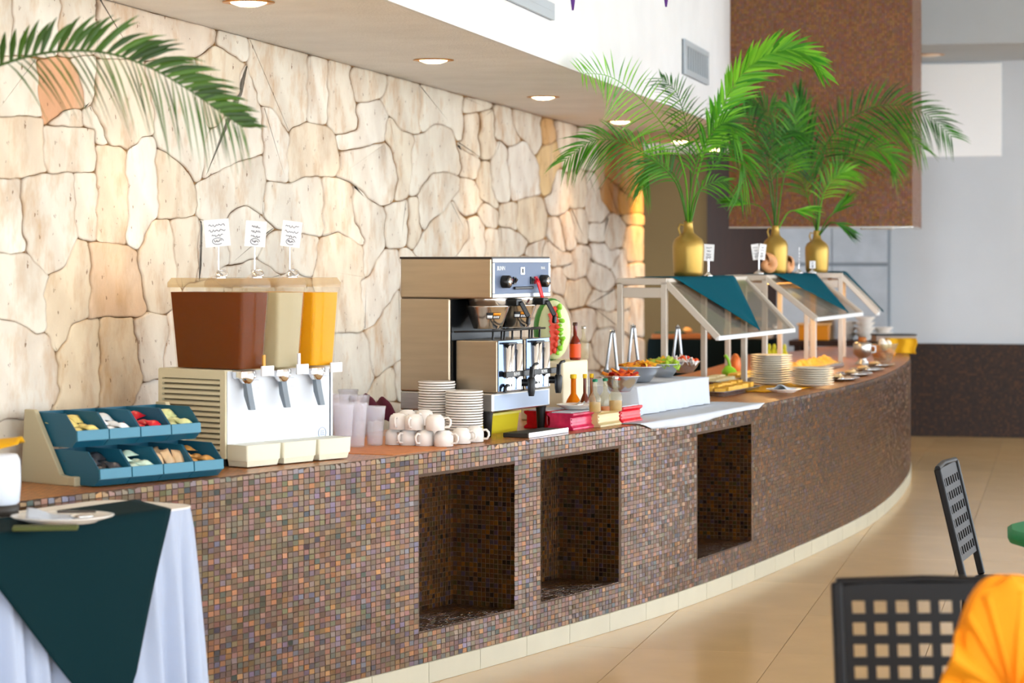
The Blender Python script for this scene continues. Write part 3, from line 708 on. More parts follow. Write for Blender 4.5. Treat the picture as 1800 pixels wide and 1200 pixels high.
# the 300 tiles that show largest (nearest, right of the draped table) are pieces of their own
pxs = 900+FPX*C[:,0]/C[:,1]; order = np.argsort(np.where((pxs > 385) & (Zg > .35), C[:,1], 1e9))[:300]
single = np.zeros(len(C), bool); single[order] = True
SG = (C[single], T[single], U[single], N[single])
VV, FF, A1, A2_ = tile_batch(C[~single], T[~single], U[~single], N[~single], (PITU, pz), GAP, tilt=.032)
def plane_tiles(O, e1, e2, l1, l2, n):
    k1, k2 = max(1, int(round(l1/PIT))), max(1, int(round(l2/PIT))); q1, q2 = l1/k1, l2/k2
    I, J = np.meshgrid((np.arange(k1)+.5)*q1, (np.arange(k2)+.5)*q2); I, J = I.ravel(), J.ravel()
    C = np.array(O)[None]+np.array(e1)[None]*I[:,None]+np.array(e2)[None]*J[:,None]; m = len(C)
    Nn = np.tile(np.array(n)[None], (m, 1)); T = np.tile(np.array(e1)[None], (m, 1)); U = np.cross(Nn, T)
    return tile_batch(C, T, U, Nn, (q1, q2), GAP, tilt=.03)
parts = [(VV, FF, A1, A2_)]
ez = Vector((0,0,1))
for A, B, A2, B2, t, n in NB:
    w = (B-A).length; tt = (B-A).normalized(); h = NZ1-NZ0; z0 = Vector((0,0,NZ0))
    parts += [plane_tiles(A2+z0, tt, ez, w, h, n), plane_tiles(B2+z0, n, ez, ND, h, -t), plane_tiles(A+z0, -n, ez, ND, h, t),
              plane_tiles(A2+z0, tt, n, w, ND, ez), plane_tiles(A2+Vector((0,0,NZ1)), tt, n, w, ND, -ez)]
off = 0; Vs, Fs, P1, P2 = [], [], [], []
for v, f, a1, a2 in parts: Vs.append(v); Fs.append(f+off); P1.append(a1); P2.append(a2); off += len(v)
o = np_mesh('mosaic_tiles', np.concatenate(Vs), np.concatenate(Fs), CM, {'tr': np.concatenate(P1), 'tr2': np.concatenate(P2)}, counter); o['kind'] = 'stuff'
# single tiles: a dozen colour variants share their meshes
var = []
for k in range(14):
    v, f, a1, a2 = tile_batch(np.zeros((1,3)), np.array([[1.,0,0]]), np.array([[0,1.,0]]), np.array([[0,0,1.]]), (PITU, pz), GAP, tilt=0)
    o = np_mesh('mosaic_tile', v, f, CM, {'tr': a1*0+(k+.5)/14, 'tr2': a2}); var.append(o.data); bpy.data.objects.remove(o)
for c_, t_, u_, n_ in zip(*SG):
    o = bpy.data.objects.new('mosaic_tile', random.choice(var)); COL.objects.link(o); o.parent = counter
    u2 = np.cross(n_, t_); M_ = Matrix(((t_[0], u2[0], n_[0]), (t_[1], u2[1], n_[1]), (t_[2], u2[2], n_[2])))
    o.matrix_local = Matrix.Translation(c_) @ (M_ @ Matrix.Rotation(random.gauss(0, .03), 3, 'X') @ Matrix.Rotation(random.gauss(0, .03), 3, 'Y')).to_4x4()
# top slab, mosaic seen at a grazing angle
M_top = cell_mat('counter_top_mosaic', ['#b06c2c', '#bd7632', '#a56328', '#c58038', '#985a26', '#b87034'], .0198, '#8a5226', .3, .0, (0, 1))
b = MB(); f_ = []; g_ = []
for s in ss:
    f_.append(fp(s, Z1-.004, -.004)); q = back_at(s); g_.append((q[0], q[1], Z1-.004))
n = len(ss); b.add([(p[0], p[1], Z1) for p in f_]+[(p[0], p[1], Z1) for p in g_], [(i, i+1, n+i+1, n+i) for i in range(n-1)])
b.build('counter_top', M_top, counter)
# skirting tiles along the foot
M_skirt = mat('skirting_tile', '#b5ad96', .35, var=.04, vscale=6, rnd=.04)
k = int(SL/.372)
for i in range(k):
    s0, s1 = i*.372+.0015, (i+1)*.372-.0015; b = MB(); vs = []; 
    for q in range(5):
        s = s0+(s1-s0)*q/4
        for off_, z in ((0, .001), (.007, .001), (.007, .080), (.0045, .0825), (0, .0825)): vs.append(fp(s, z, off_))
    fs = [(q*5+j, (q+1)*5+j, (q+1)*5+j+1, q*5+j+1) for q in range(4) for j in range(4)]+[(4, 3, 2, 1, 0), (20, 21, 22, 23, 24)]
    b.add(vs, fs); b.build('skirting_tile', M_skirt, counter)
# ---------------------------------------------------------------- mosaic exhaust hood
HM = ramp_mat('hood_mosaic', ['#7c4c24', '#855328', '#8c5a2a', '#90602e', '#80523a', '#845848', '#7e5444', '#966638'], .35, .1)
hood = thing('exhaust_hood', 'brown mosaic-clad exhaust hood hanging above the far counter end', 'hood', R(-2.49, 18.05, 0), rz=ROOM)
HW, HD, HZ0, HZ1 = 1.36, 1.1, 1.87, ZH
b = MB(); b.box(0, HW, 0, .06, HZ0, HZ1); b.box(0, .06, .06, HD, HZ0, HZ1); b.box(HW-.06, HW, .06, HD, HZ0, HZ1); b.box(.06, HW-.06, HD-.06, HD, HZ0, HZ1); b.build('shell', mat('hood_grout', '#5a4028', .8), hood)
hp = .0186; e1, ez_ = (1, 0, 0), (0, 0, 1)
_p, _g = PIT, GAP; PIT, GAP = hp, .0026
pr = [plane_tiles((0, 0, HZ0), (1, 0, 0), (0, 0, 1), HW, HZ1-HZ0, (0, -1, 0)), plane_tiles((HW, 0, HZ0), (0, 1, 0), (0, 0, 1), HD, HZ1-HZ0, (1, 0, 0))]
PIT, GAP = _p, _g
off = 0; Vs, Fs, P1, P2 = [], [], [], []
for v, f, a1, a2 in pr: Vs.append(v); Fs.append(f+off); P1.append(a1); P2.append(a2); off += len(v)
o = np_mesh('mosaic_tiles', np.concatenate(Vs), np.concatenate(Fs), HM, {'tr': np.concatenate(P1), 'tr2': np.concatenate(P2)}, hood); o['kind'] = 'stuff'
M_steel = mat('brushed_steel', '#b9b6b2', .28, .95, var=.06, vscale=12, stretch=(1, 1, 12))
M_chrome = mat('chrome', '#e6e7ea', .08, 1.0)
M_black = mat('black_plastic', '#0c0c0e', .35)
b = MB(); b.box(.06, HW-.06, .06, HD-.06, HZ0+.25, HZ0+.27); b.build('filter_panel', mat('hood_inside', '#3a3c40', .4, .6), hood)
b = MB(); b.box(-.002, HW+.002, -.004, .03, HZ0-.012, HZ0); b.box(HW-.03, HW+.004, .03, HD, HZ0-.012, HZ0); b.build('steel_rim', M_steel, hood, bev=.002)
b = MB(); b.box(.95, 1.2, .30, .42, HZ0-.02, HZ0+.02); b.build('hood_lamp', mat('hood_lamp_white', '#eef4f6', .3), hood, bev=.01)
# ================================================================ THINGS ON THE NEAR COUNTER
def ctr(px, py): return G(px, py, ZC)
# ---- condiment organizer
M_teal = mat('teal_plastic', '#17586f', .4); M_beige = mat('beige_plastic', '#b9ac8c', .5)
O = Vector((-1.351, 7.92, ZC)); org_th = 41
org = thing('condiment_organizer', 'two-tier condiment organizer with teal bins on a beige stand', 'organizer', O, org_th)
prof = [(.13,0),(.13,.030),(.175,.036),(.315,.245),(.365,.245),(.385,0)]
for x0, x1 in ((-.024, -.004), (.552, .572)):
    b = MB(); b.prism(prof, x0, x1); b.build('stand_side', M_beige, org, bev=.003)
b = MB(); b.box(-.004, .552, .30, .345, .05, .07); b.box(-.004, .552, .335, .36, .19, .21); b.build('crossbar', M_beige, org)
b = MB(); b.box(-.024, .02, .10, .132, .0, .032); b.build('stand_foot', M_beige, org, bev=.004)
BIN = []
def bin_at(x, y, z):
    pr = [(.028,0),(.235,0),(.235,.112),(.06,.112),(.004,.056),(.004,.022)]; w = .134; t = .003
    b = MB(); b.prism(pr, x, x+t); b.prism(pr, x+w-t, x+w); b.box(x+t, x+w-t, y*0+.028, .235, 0, t); b.box(x+t, x+w-t, .232, .235, t, .112)
    b.prism([(.028,0),(.031,.003),(.007,.056),(.004,.056),(.004,.022)], x+t, x+w-t)
    o = b.build('bin', M_teal, org); o.location = (0, y, z)
    c = MB(); c.prism([(-.004,.024),(.004,.024),(.006,.058),(-.002,.058)], x+.001, x+w-.001); c.build('lip', mat('teal_plastic_lip_lit', '#2b7891', .35), o, bev=.001)  # lip is the same teal plastic, its lighter tone is painted light
for i in range(4): bin_at(i*.1365, 0, .004)
for i in range(4): bin_at(i*.1365, .117, .124)
def packet(name, x, y, z, w, d, h, m, label, group, tilt=(0,0,0)):
    p = Matrix.Rotation(math.radians(90-org_th), 3, 'Z') @ Vector((x, y, z))
    t = MB(); t.sheet(lambda u, v: ((u-.5)*w, (v-.5)*d, h*math.sin(math.pi*min(1,max(0,u)))*math.sin(math.pi*v)), 6, 6, .001)
    o = t.build(name, m); o.location = O+p; o.rotation_euler = (tilt[0], tilt[1], math.radians(90-org_th)+tilt[2])
    tag(o, label, 'packet', group); return o
PK = [(0,1,'#e8d07a','sugar_packet','yellow paper sugar packet in the upper left bin','yellow packets'),(1,1,'#eef0f2','sugar_packet','white paper sugar packet in the second upper bin','white packets'),
      (2,1,'#d1122a','ketchup_packet','shiny red sauce packet in the third upper bin','red packets'),(3,1,'#d9dfa0','mustard_packet','pale yellow packet in the upper right bin','pale yellow packets'),
      (0,0,'#3b3a40','coffee_packet','dark glossy packet in the lower left bin','dark packets'),(1,0,'#cfe6d2','sweetener_packet','white and green packet in the second lower bin','green packets'),
      (2,0,'#d8b48a','cracker_packet','tan cracker packet in the third lower bin','tan cracker packets'),(3,0,'#c98f45','biscuit_packet','brown and yellow packet in the lower right bin','brown packets')]
for bi, tier, colr, nm, lab, grp in PK:
    mm = mat('packet_'+colr[1:], colr, .35, var=.12, vscale=40, rnd=.12)
    n = 7; x0 = bi*.1365; y0 = .117*tier; z0 = .004+.12*tier
    for k in range(n):
        if nm == 'cracker_packet':
            packet(nm, x0+.022+.015*k, y0+.05+.05*(k % 3), z0+.064+.004*(k%2), .05, .07, .012, mm, lab, grp, (math.radians(60), random.uniform(-.2,.2), random.uniform(-.4,.4)))
        else:
            packet(nm, x0+.035+.064*(k % 2)+random.uniform(-.005,.005), y0+.045+.05*(k//2 % 4), z0+.050+.008*(k % 3)+.010*(k//2) , .062, .055, .014, mm, lab, grp, (random.uniform(.1,.5), random.uniform(-.2,.2), random.uniform(-.3,.3)))
# ---- drink dispenser
D0 = Vector((-1.033, 8.704, ZC)); dth = 38
dis = thing('drink_dispenser', 'three-tank chilled drink dispenser with white front and beige louvered side', 'dispenser', D0, dth)
M_dwhite = mat('dispenser_white', '#dfe4ec', .35, .0); M_cream = mat('cream_plastic', '#e6e0c6', .4); M_dbeige = mat('dispenser_beige', '#d8ccaa', .5)
W_, DP = .566, .34
b = MB(); b.box(.008, W_-.008, .006, DP-.006, .03, .335); b.build('housing', mat('dispenser_inner', '#6e6249', .7), dis)
for x, y in ((.04,.04),(W_-.04,.04),(.04,DP-.04),(W_-.04,DP-.04)):
    b = MB(); b.lathe([(.014,0),(.018,.03)], 12, (x, y, 0)); b.build('foot', M_black, dis)
b = MB(); b.box(0, W_, -.004, .006, .03, .345); b.build('front_panel', M_dwhite, dis, bev=.004)
b = MB(); b.box(-.003, W_+.003, 0, DP, .335, .349); b.build('top_deck', M_dbeige, dis, bev=.003)
for side, x0, x1 in (('l', -.004, .008), ('r', W_-.008, W_+.004)):
    b = MB(); b.box(x0, x1, -.004, .022, .03, .345); b.box(x0, x1, DP-.02, DP, .03, .345); b.box(x0, x1, .022, DP-.02, .315, .345); b.box(x0, x1, .022, DP-.02, .03, .04)
    sp = b.build('side_frame', M_dbeige if side == 'l' else M_dwhite, dis)
    for k in range(14):
        z = .044+k*.0195; c = MB(); c.add([(x0-.002,.022,z),(x0-.002,DP-.02,z),(x0+.008,DP-.02,z+.011),(x0+.008,.022,z+.011),(x0-.002,.022,z+.010),(x0-.002,DP-.02,z+.010),(x0+.008,DP-.02,z+.014),(x0+.008,.022,z+.014)],
              [(0,1,2,3),(7,6,5,4),(0,4,5,1),(1,5,6,2),(2,6,7,3),(3,7,4,0)]); c.build('louver_slat', M_dbeige, sp)
M_tank = clear_mat('tank_plastic', '#fbf8f2', alpha=.99, ior=1.2)
LIQ = [('iced_tea', liquid_mat('iced_tea', '#9a5000', .6)), ('clear_water', liquid_mat('cloudy_water', '#e6e0c4', .5)), ('orange_juice', liquid_mat('orange_juice', '#ffc414', .35))]
def tank_loop(x0, x1, y0, y1, z, r, n=4):
    pts = []
    for cx_, cy_, a0 in ((x1-r, y0+r, -90), (x1-r, y1-r, 0), (x0+r, y1-r, 90), (x0+r, y0+r, 180)):
        for k in range(n+1):
            a = math.radians(a0+90*k/n); pts.append((cx_+r*math.cos(a), cy_+r*math.sin(a), z))
    return pts
def loft(mb, loops, cap0=True, cap1=True):
    n = len(loops[0]); vs = [p for l in loops for p in l]
    fs = [(j*n+i, j*n+(i+1) % n, (j+1)*n+(i+1) % n, (j+1)*n+i) for j in range(len(loops)-1) for i in range(n)]
    mb.add(vs, fs, True)
    if cap0: mb.add(loops[0], [tuple(range(n-1, -1, -1))])
    if cap1: mb.add(loops[-1], [tuple(range(n))])
    return mb
for i in range(3):
    x0 = .02+.19*i; x1 = x0+.152
    def lp(z, e=0.0):
        k = (z-.349)/.306; ins = .012*(1-k)
        return tank_loop(x0+ins+e, x1-ins-e, -.064+.02*(1-k)+e, .32-.03*(1-k)-e, z, .014)
    b = MB(); loft(b, [lp(.349), lp(.655)], True, False); tk = b.build('tank', M_tank, dis)
    lq = .628-.002*i
    b = MB(); loft(b, [lp(.352, .004), lp(lq, .004)]); b.build(LIQ[i][0], LIQ[i][1], tk)
    b = MB()
    loft(b, [tank_loop(x0-.003, x1+.003, -.067, .323, .645, .014), tank_loop(x0-.003, x1+.003, -.067, .323, .662, .014), tank_loop(x0+.006, x1-.006, -.055, .31, .680, .012)], False, True); b.build('lid', clear_mat('lid_plastic', '#f2e6cf', alpha=.8, ior=1.25), tk)
    # drip tray
    a0 = .004+.19*i
    b = MB(); b.frustum((a0+.01, a0+.165, -.098, -.004), (a0+.005, a0+.17, -.102, -.004), .004, .026); loft(b, [tank_loop(a0, a0+.175, -.106, -.004, .026, .008), tank_loop(a0-.002, a0+.177, -.108, -.004, .082, .008)]); b.build('drip_tray', M_cream, dis, bev=.002)
    # faucet
    fx = .075+.185*i
    b = MB(); b.box(fx-.045, fx+.03, -.055, -.003, .318, .346); b.lathe([(.018,.30),(.026,.31),(.03,.33),(.024,.345)], 14, (fx+.0, -.035, 0)); fc = b.build('faucet', M_chrome, dis, bev=.004)
    b = MB(); b.prism([(-.045,.31),(-.028,.31),(-.034,.255),(-.056,.205),(-.07,.205),(-.056,.26)], fx-.015, fx+.012); b.build('push_lever', mat('lever_grey', '#78828c', .4), fc, bev=.002)
    b = MB(); b.box(fx+.015, fx+.06, -.045, -.006, .28, .312); b.build('valve_cover', M_dwhite, fc, bev=.004)
    b = MB(); b.box(fx+.04, fx+.103, -.074, -.066, .325, .362); b.box(fx+.06, fx+.08, -.067, -.05, .33, .345); b.build('handle_tag', mat('tag_white', '#f7f7fb', .4), fc, bev=.002)
    if i < 2:
        b = MB(); b.box(fx+.048, fx+.060, -.072, -.066, .36, .402); b.build('tag_pin', mat('pin_yellow', '#d89a2a', .4) if i == 0 else mat('pin_white', '#e6e2ea', .3), fc)
# maker's emblem on the front panel
b = MB(); b.tube([(.021*math.cos(a*.2244), .021*math.sin(a*.2244), .0006) for a in range(29)], .0012, 6); em = b.build('emblem_ring', mat('emblem_blue', '#9aa6c0', .5), dis); em.location = (W_-.055, -.0045, .095); em.rotation_euler = (math.pi/2, 0, 0)
for k in range(3):
    b = MB(); b.box(-.012+.001*k, .012-.001*k, -.0016+(k-1)*.007, .0016+(k-1)*.007, 0, .0012); e2 = b.build('emblem_stroke', MATS['emblem_blue'], em)
b = MB(); b.box(W_-.014, W_-.010, -.006, -.003, .06, .335); b.build('panel_seam', mat('seam_dark', '#3b4048', .5), dis)
# ---- card holders
M_paper = mat('card_paper', '#f4f5f8', .6); M_ink = mat('pen_ink', '#3a3f52', .6)
def card_stand(name, label, base, h, cw, ch, rz=0.0, tilt=0, seedn=1, group='label card holders', stem_r=.003, cards=1, base_r=.03, extra=False):
    t = thing(name, label, 'card holder', base, rz=rz, group=group); rnd_ = random.Random(seedn)
    b = MB(); b.lathe([(base_r,0),(base_r,.004),(base_r*.6,.012),(.008,.02),(.004,.03)], 20); b.build('base', M_chrome, t)
    b = MB(); b.tube([(0,0,.02),(0,0,h+.01)], stem_r, 8); b.build('stem', M_chrome, t)
    if extra:
        b = MB(); b.tube([(.012+.02*math.cos(a), -.01+.016*math.sin(a), .016+.012*math.sin(a)) for a in [k*.5 for k in range(14)]], .0035, 6); b.build('clip_coil', M_chrome, t)
    for k in range(cards):
        o = MB(); o.box(-cw/2, cw/2, -.0016, 0, 0, ch); cd = o.build('card', M_paper, t); cd.location = ((k-(cards-1)/2)*cw*.55, -.003-.004*k, h); cd.rotation_euler = (0, math.radians(tilt+(k*16-8)*(cards > 1)), math.radians(k*20))
        for ln in range(4):
            z = ch*(.78-.19*ln); wd_ = cw*rnd_.uniform(.35, .7) if ln < 3 else cw*.3; p = []
            m_ = 14
            for q in range(m_+1): p.append(((q/m_-.5)*wd_, -.0021, z+ch*.045*math.sin(q*rnd_.uniform(1.4,2.4))))
            w = MB(); w.tube(p, .0011, 4); w.build('handwriting', M_ink, cd)
        p = [(cw*.22*math.cos(a), -.0021, ch*.2+ch*.12*math.sin(a)) for a in [q*.42 for q in range(14)]]; w = MB(); w.tube(p, .001, 4); w.build('pen_loop', M_ink, cd)
    return t
zl = ZC+.680
tD, nD = TN(dth)
for i, (w, hh, nm, tl) in enumerate([(.092,.10,'iced tea',-5),(.078,.096,'pale drink',4),(.075,.098,'orange juice',7)]):
    p = D0+tD*(.02+.19*i+.076)-nD*.13; p.z = zl
    card_stand('label_card_holder', 'handwritten white card in chrome holder on the %s tank lid' % nm, p, .115, w, hh, rz=math.radians(12), tilt=tl, seedn=i, extra=True)
# ---- serving mat, tumblers, cups, saucers
mq = [ctr(*q_) for q_ in ((600,797),(690,800),(786,788),(765,771),(640,765),(585,772))]; mo = mq[0].copy()
b = MB(); b.poly([((q_-mo).x, (q_-mo).y) for q_ in mq], 0, .002); o = b.build('serving_mat', mat('mat_orange', '#c8762a', .5, var=.15, vscale=30)); o.location = mo; tag(o, 'thin orange-brown mat under the cups and tumblers', 'mat')
M_tumb = clear_mat('clear_tumbler', '#fbfbff', alpha=.78, rough=.1, ior=1.3)
b = MB(); b.lathe([(.030,0),(.031,.004),(.042,.165),(.0445,.17),(.0445,.178),(.041,.178),(.0405,.17),(.029,.008),(0,.008)], 24)
tum0 = b.build('plastic_tumbler', M_tumb); tum_sp = [(603,790,'in front, beside the drip trays'),(627,786,'second from the dispenser'),(659,783,'nearest to the white cups'),(597,770,'behind the front tumbler, beside the dispenser'),(632,768,'behind the second tumbler'),(612,757,'deepest, in front of the burgundy cloth')]
for k, (px, py, nm) in enumerate(tum_sp):
    o = tum0 if k == 0 else tum0.copy()
    if k: COL.objects.link(o)
    o.location = ctr(px, py)+Vector((0, 0, .0024)); o.scale = (1, 1, [1, .98, .88, 1.02, .98, 1][k]); tag(o, 'clear tall plastic tumbler '+nm, 'tumbler', 'clear tumblers beside the dispenser')
M_china = mat('white_china', '#efe9e2', .22, var=.02, vscale=10)
def make_cup():
    t = thing('coffee_cup', 'x', 'cup', (0,0,0))
    b = MB(); b.lathe([(.036,0),(.0385,.002),(.0385,.034),(.037,.046),(.0315,.057),(.024,.0595),(.0235,.063),(.0215,.063),(.0205,.060),(0,.0595)], 28); b.lathe([(.036,0),(.0355,.033),(.029,.053),(0,.055)], 28); b.build('body', M_china, t)
    b = MB(); b.tube([(.036,0,.048),(.052,0,.050),(.062,0,.040),(.063,0,.028),(.056,0,.014),(.036,0,.012)], .0048, 8); b.build('handle', M_china, t)
    return t
cup0 = make_cup(); first = [True]
cth_ = 34; tc_, nc_ = TN(cth_)
CUPS = [(780,785,0,'front right of the lower layer'),(811,780,0,'second along the counter edge'),(834,777,0,'last along the counter edge, handle to the right'),(747,784,0,'front row, second from the left below'),
        (718,783,0,'front row, leftmost below'),(694,782,0,'lowest beside the clear tumblers'),(757,775,0,'back row of the lower layer, before the tall saucers'),(727,774,0,'back row of the lower layer, middle'),(700,773,0,'back row of the lower layer, by the tumblers'),
        (765,757,1,'upper layer at the right, handle showing'),(728,756,1,'upper layer, middle of the front'),(701,755,1,'upper layer at the left'),(746,748,1,'upper layer at the back right'),(716,748,1,'upper layer at the back left')]
for px, py, lv, nm in CUPS:
    p = G(px, py, ZC+.0636*lv); p.z += .0024; lab = 'upturned white cup, '+nm
    rz = random.uniform(-.5, -.1) if px > 760 else random.uniform(-2.4, -.6)
    if first[0]: cu = cup0; cu.location = p; cu.rotation_euler = (0,0,rz); first[0] = False; cu['label'] = lab; cu['group'] = 'upturned white cups by the saucers'
    else: dup(cup0, p, rz, lab, 'upturned white cups by the saucers')
b = MB(); b.lathe([(.040,0),(.042,.001),(.060,.0012),(.0762,.0030),(.078,.0045),(.078,.0092),(.0765,.0104),(.060,.0060),(.042,.0040),(0,.0038)], 32)
sau0 = b.build('saucer', M_china); f1 = True
for (px, py, n, nm) in [(768, 769, 22, 'taller stack behind'), (816, 773, 19, 'shorter stack beside the coffee machine')]:
    p = ctr(px, py)
    for k in range(n):
        o = sau0 if f1 else sau0.copy()
        if not f1: COL.objects.link(o)
        f1 = False; o.location = (p.x+random.uniform(-.0015,.0015), p.y+random.uniform(-.0015,.0015), ZC+.0001+k*.0108)
        tag(o, 'white saucer, %s from the top of the %s' % (ORD[n-1-k], nm), 'saucer', 'stacked white saucers')
# folded burgundy cloth, wooden board
M_burg = mat('burgundy_cloth', '#5c1430', .85, bump=.3, bscale=200)
p = ctr(655, 738); p.z = ZC
b = MB(); b.sheet(lambda u, v: ((u-.5)*.26, (v-.5)*.16, .002+.105*math.sin(math.pi*u)**.8*math.sin(math.pi*v)**.7*(1+.22*math.sin(u*17+v*3))+.004*math.sin(u*40)), 40, 24, .004)
o = b.build('burgundy_cloth', M_burg); o.location = p; o.rotation_euler = (0,0,math.radians(15)); tag(o, 'crumpled burgundy cloth lying behind the clear tumblers', 'cloth')
# ---- coffee machine
K0 = Vector((-.085, 10.12, ZC)); kth = 27
km = thing('coffee_machine', 'stainless steel twin coffee brewer with control panel and two urns', 'coffee machine', K0, kth)
M_warm = mat('machine_steel', '#b8a78f', .30, .85, var=.05, vscale=3, stretch=(1,1,14)); M_panel = mat('panel_blue_grey', '#67758f', .5, .2)
KW, KD = .545, .44
for x, y in ((.02,.03),(KW-.02,.03),(.02,KD-.03),(KW-.02,KD-.03)):
    b = MB(); b.lathe([(.014,0),(.016,.004),(.022,.09),(.026,.108)], 14, (x, y, 0)); b.build('leg', M_black, km)
b = MB(); b.box(0, KW, -.005, KD, .105, .185); b.build('base', M_steel, km, bev=.006)
b = MB(); b.box(.015, KW-.015, -.0055, -.005, .112, .176); b.build('base_front', mat('steel_light', '#8a95a8', .4, .7), km)
b = MB(); b.box(0, KW, .20, KD, .185, .58); b.build('column', M_warm, km, bev=.006)
b = MB(); b.box(.006, KW-.006, .194, .20, .19, .575); b.build('splash_panel', mat('panel_dark', '#15181c', .3, .5), km)
b = MB(); b.box(0, KW, 0, KD, .58, .753); b.build('upper_box', M_warm, km, bev=.008)
b = MB(); b.box(-.002, KW+.002, -.002, KD+.002, .748, .757); b.build('top_lid', mat('lid_dark', '#3a302a', .4, .3), km, bev=.002)
b = MB(); b.box(.0, KW, -.007, -.001, .584, .602); b.box(0, KW, -.007, -.001, .732, .750); b.box(0, .016, -.007, -.001, .602, .732); b.box(KW-.016, KW, -.007, -.001, .602, .732); b.build('panel_frame', mat('steel_bright', '#aeb6c2', .3, .8), km, bev=.002)
b = MB(); b.box(.016, KW-.016, -.005, -.001, .602, .732); pan = b.build('control_panel', M_panel, km)
M_wprint = mat('print_white', '#f2f4f6', .5)
text_part('brand_lettering', 'BUNN', .026, M_wprint, pan, (.075, -.0055, .708), (math.pi/2, 0, 0))
text_part('model_lettering', 'DUAL', .016, M_wprint, pan, (KW-.07, -.0055, .708), (math.pi/2, 0, 0))
def yl(mb, prof, c, n=18):     # lathe about the y axis (towards the front)
    m2 = MB(); m2.lathe(prof, n); mb.add([(c[0]+v[0], c[1]-v[2], c[2]+v[1]) for v in m2.v], [f for f in m2.f], True); return mb
for x in (.095, KW-.085):
    b = MB(); yl(b, [(.027,0),(.027,.03),(.022,.034),(0,.034)], (x, -.005, .652)); kn = b.build('knob', M_black, pan)
    b = MB(); yl(b, [(.017,0),(.017,.003),(0,.003)], (x+.0, -.039, .652)); b.build('knob_cap', M_chrome, kn)
for x, c in ((.150,'#c01830'),(.195,'#101014'),(KW-.185,'#1c2026'),(KW-.145,'#c01830')):
    b = MB(); b.box(x-.011, x+.011, -.012, -.005, .64, .672); b.prism([(-.012,.645),(-.022,.660),(-.012,.668)], x-.008, x+.008); b.build('rocker_switch', mat('switch_'+c[1:], c, .3), pan, bev=.001)
b = MB(); b.box(KW*.5-.018, KW*.5+.018, -.009, -.005, .682, .712); b.build('indicator_frame', M_chrome, pan); b = MB(); b.box(KW*.5-.007, KW*.5+.007, -.011, -.009, .687, .707); b.build('indicator_lamp', M_black, pan)
b = MB(); b.box(.19, KW-.18, -.016, -.005, .618, .630); b.build('handle_bar', M_black, pan, bev=.003)
b = MB(); b.sheet(lambda u, v: (KW-.165+(u-.5)*.03+v*.032, -.026-.006*v, .655-v*.075), 2, 6, .003); b.build('red_tag', mat('tag_red', '#e0101c', .4), pan)
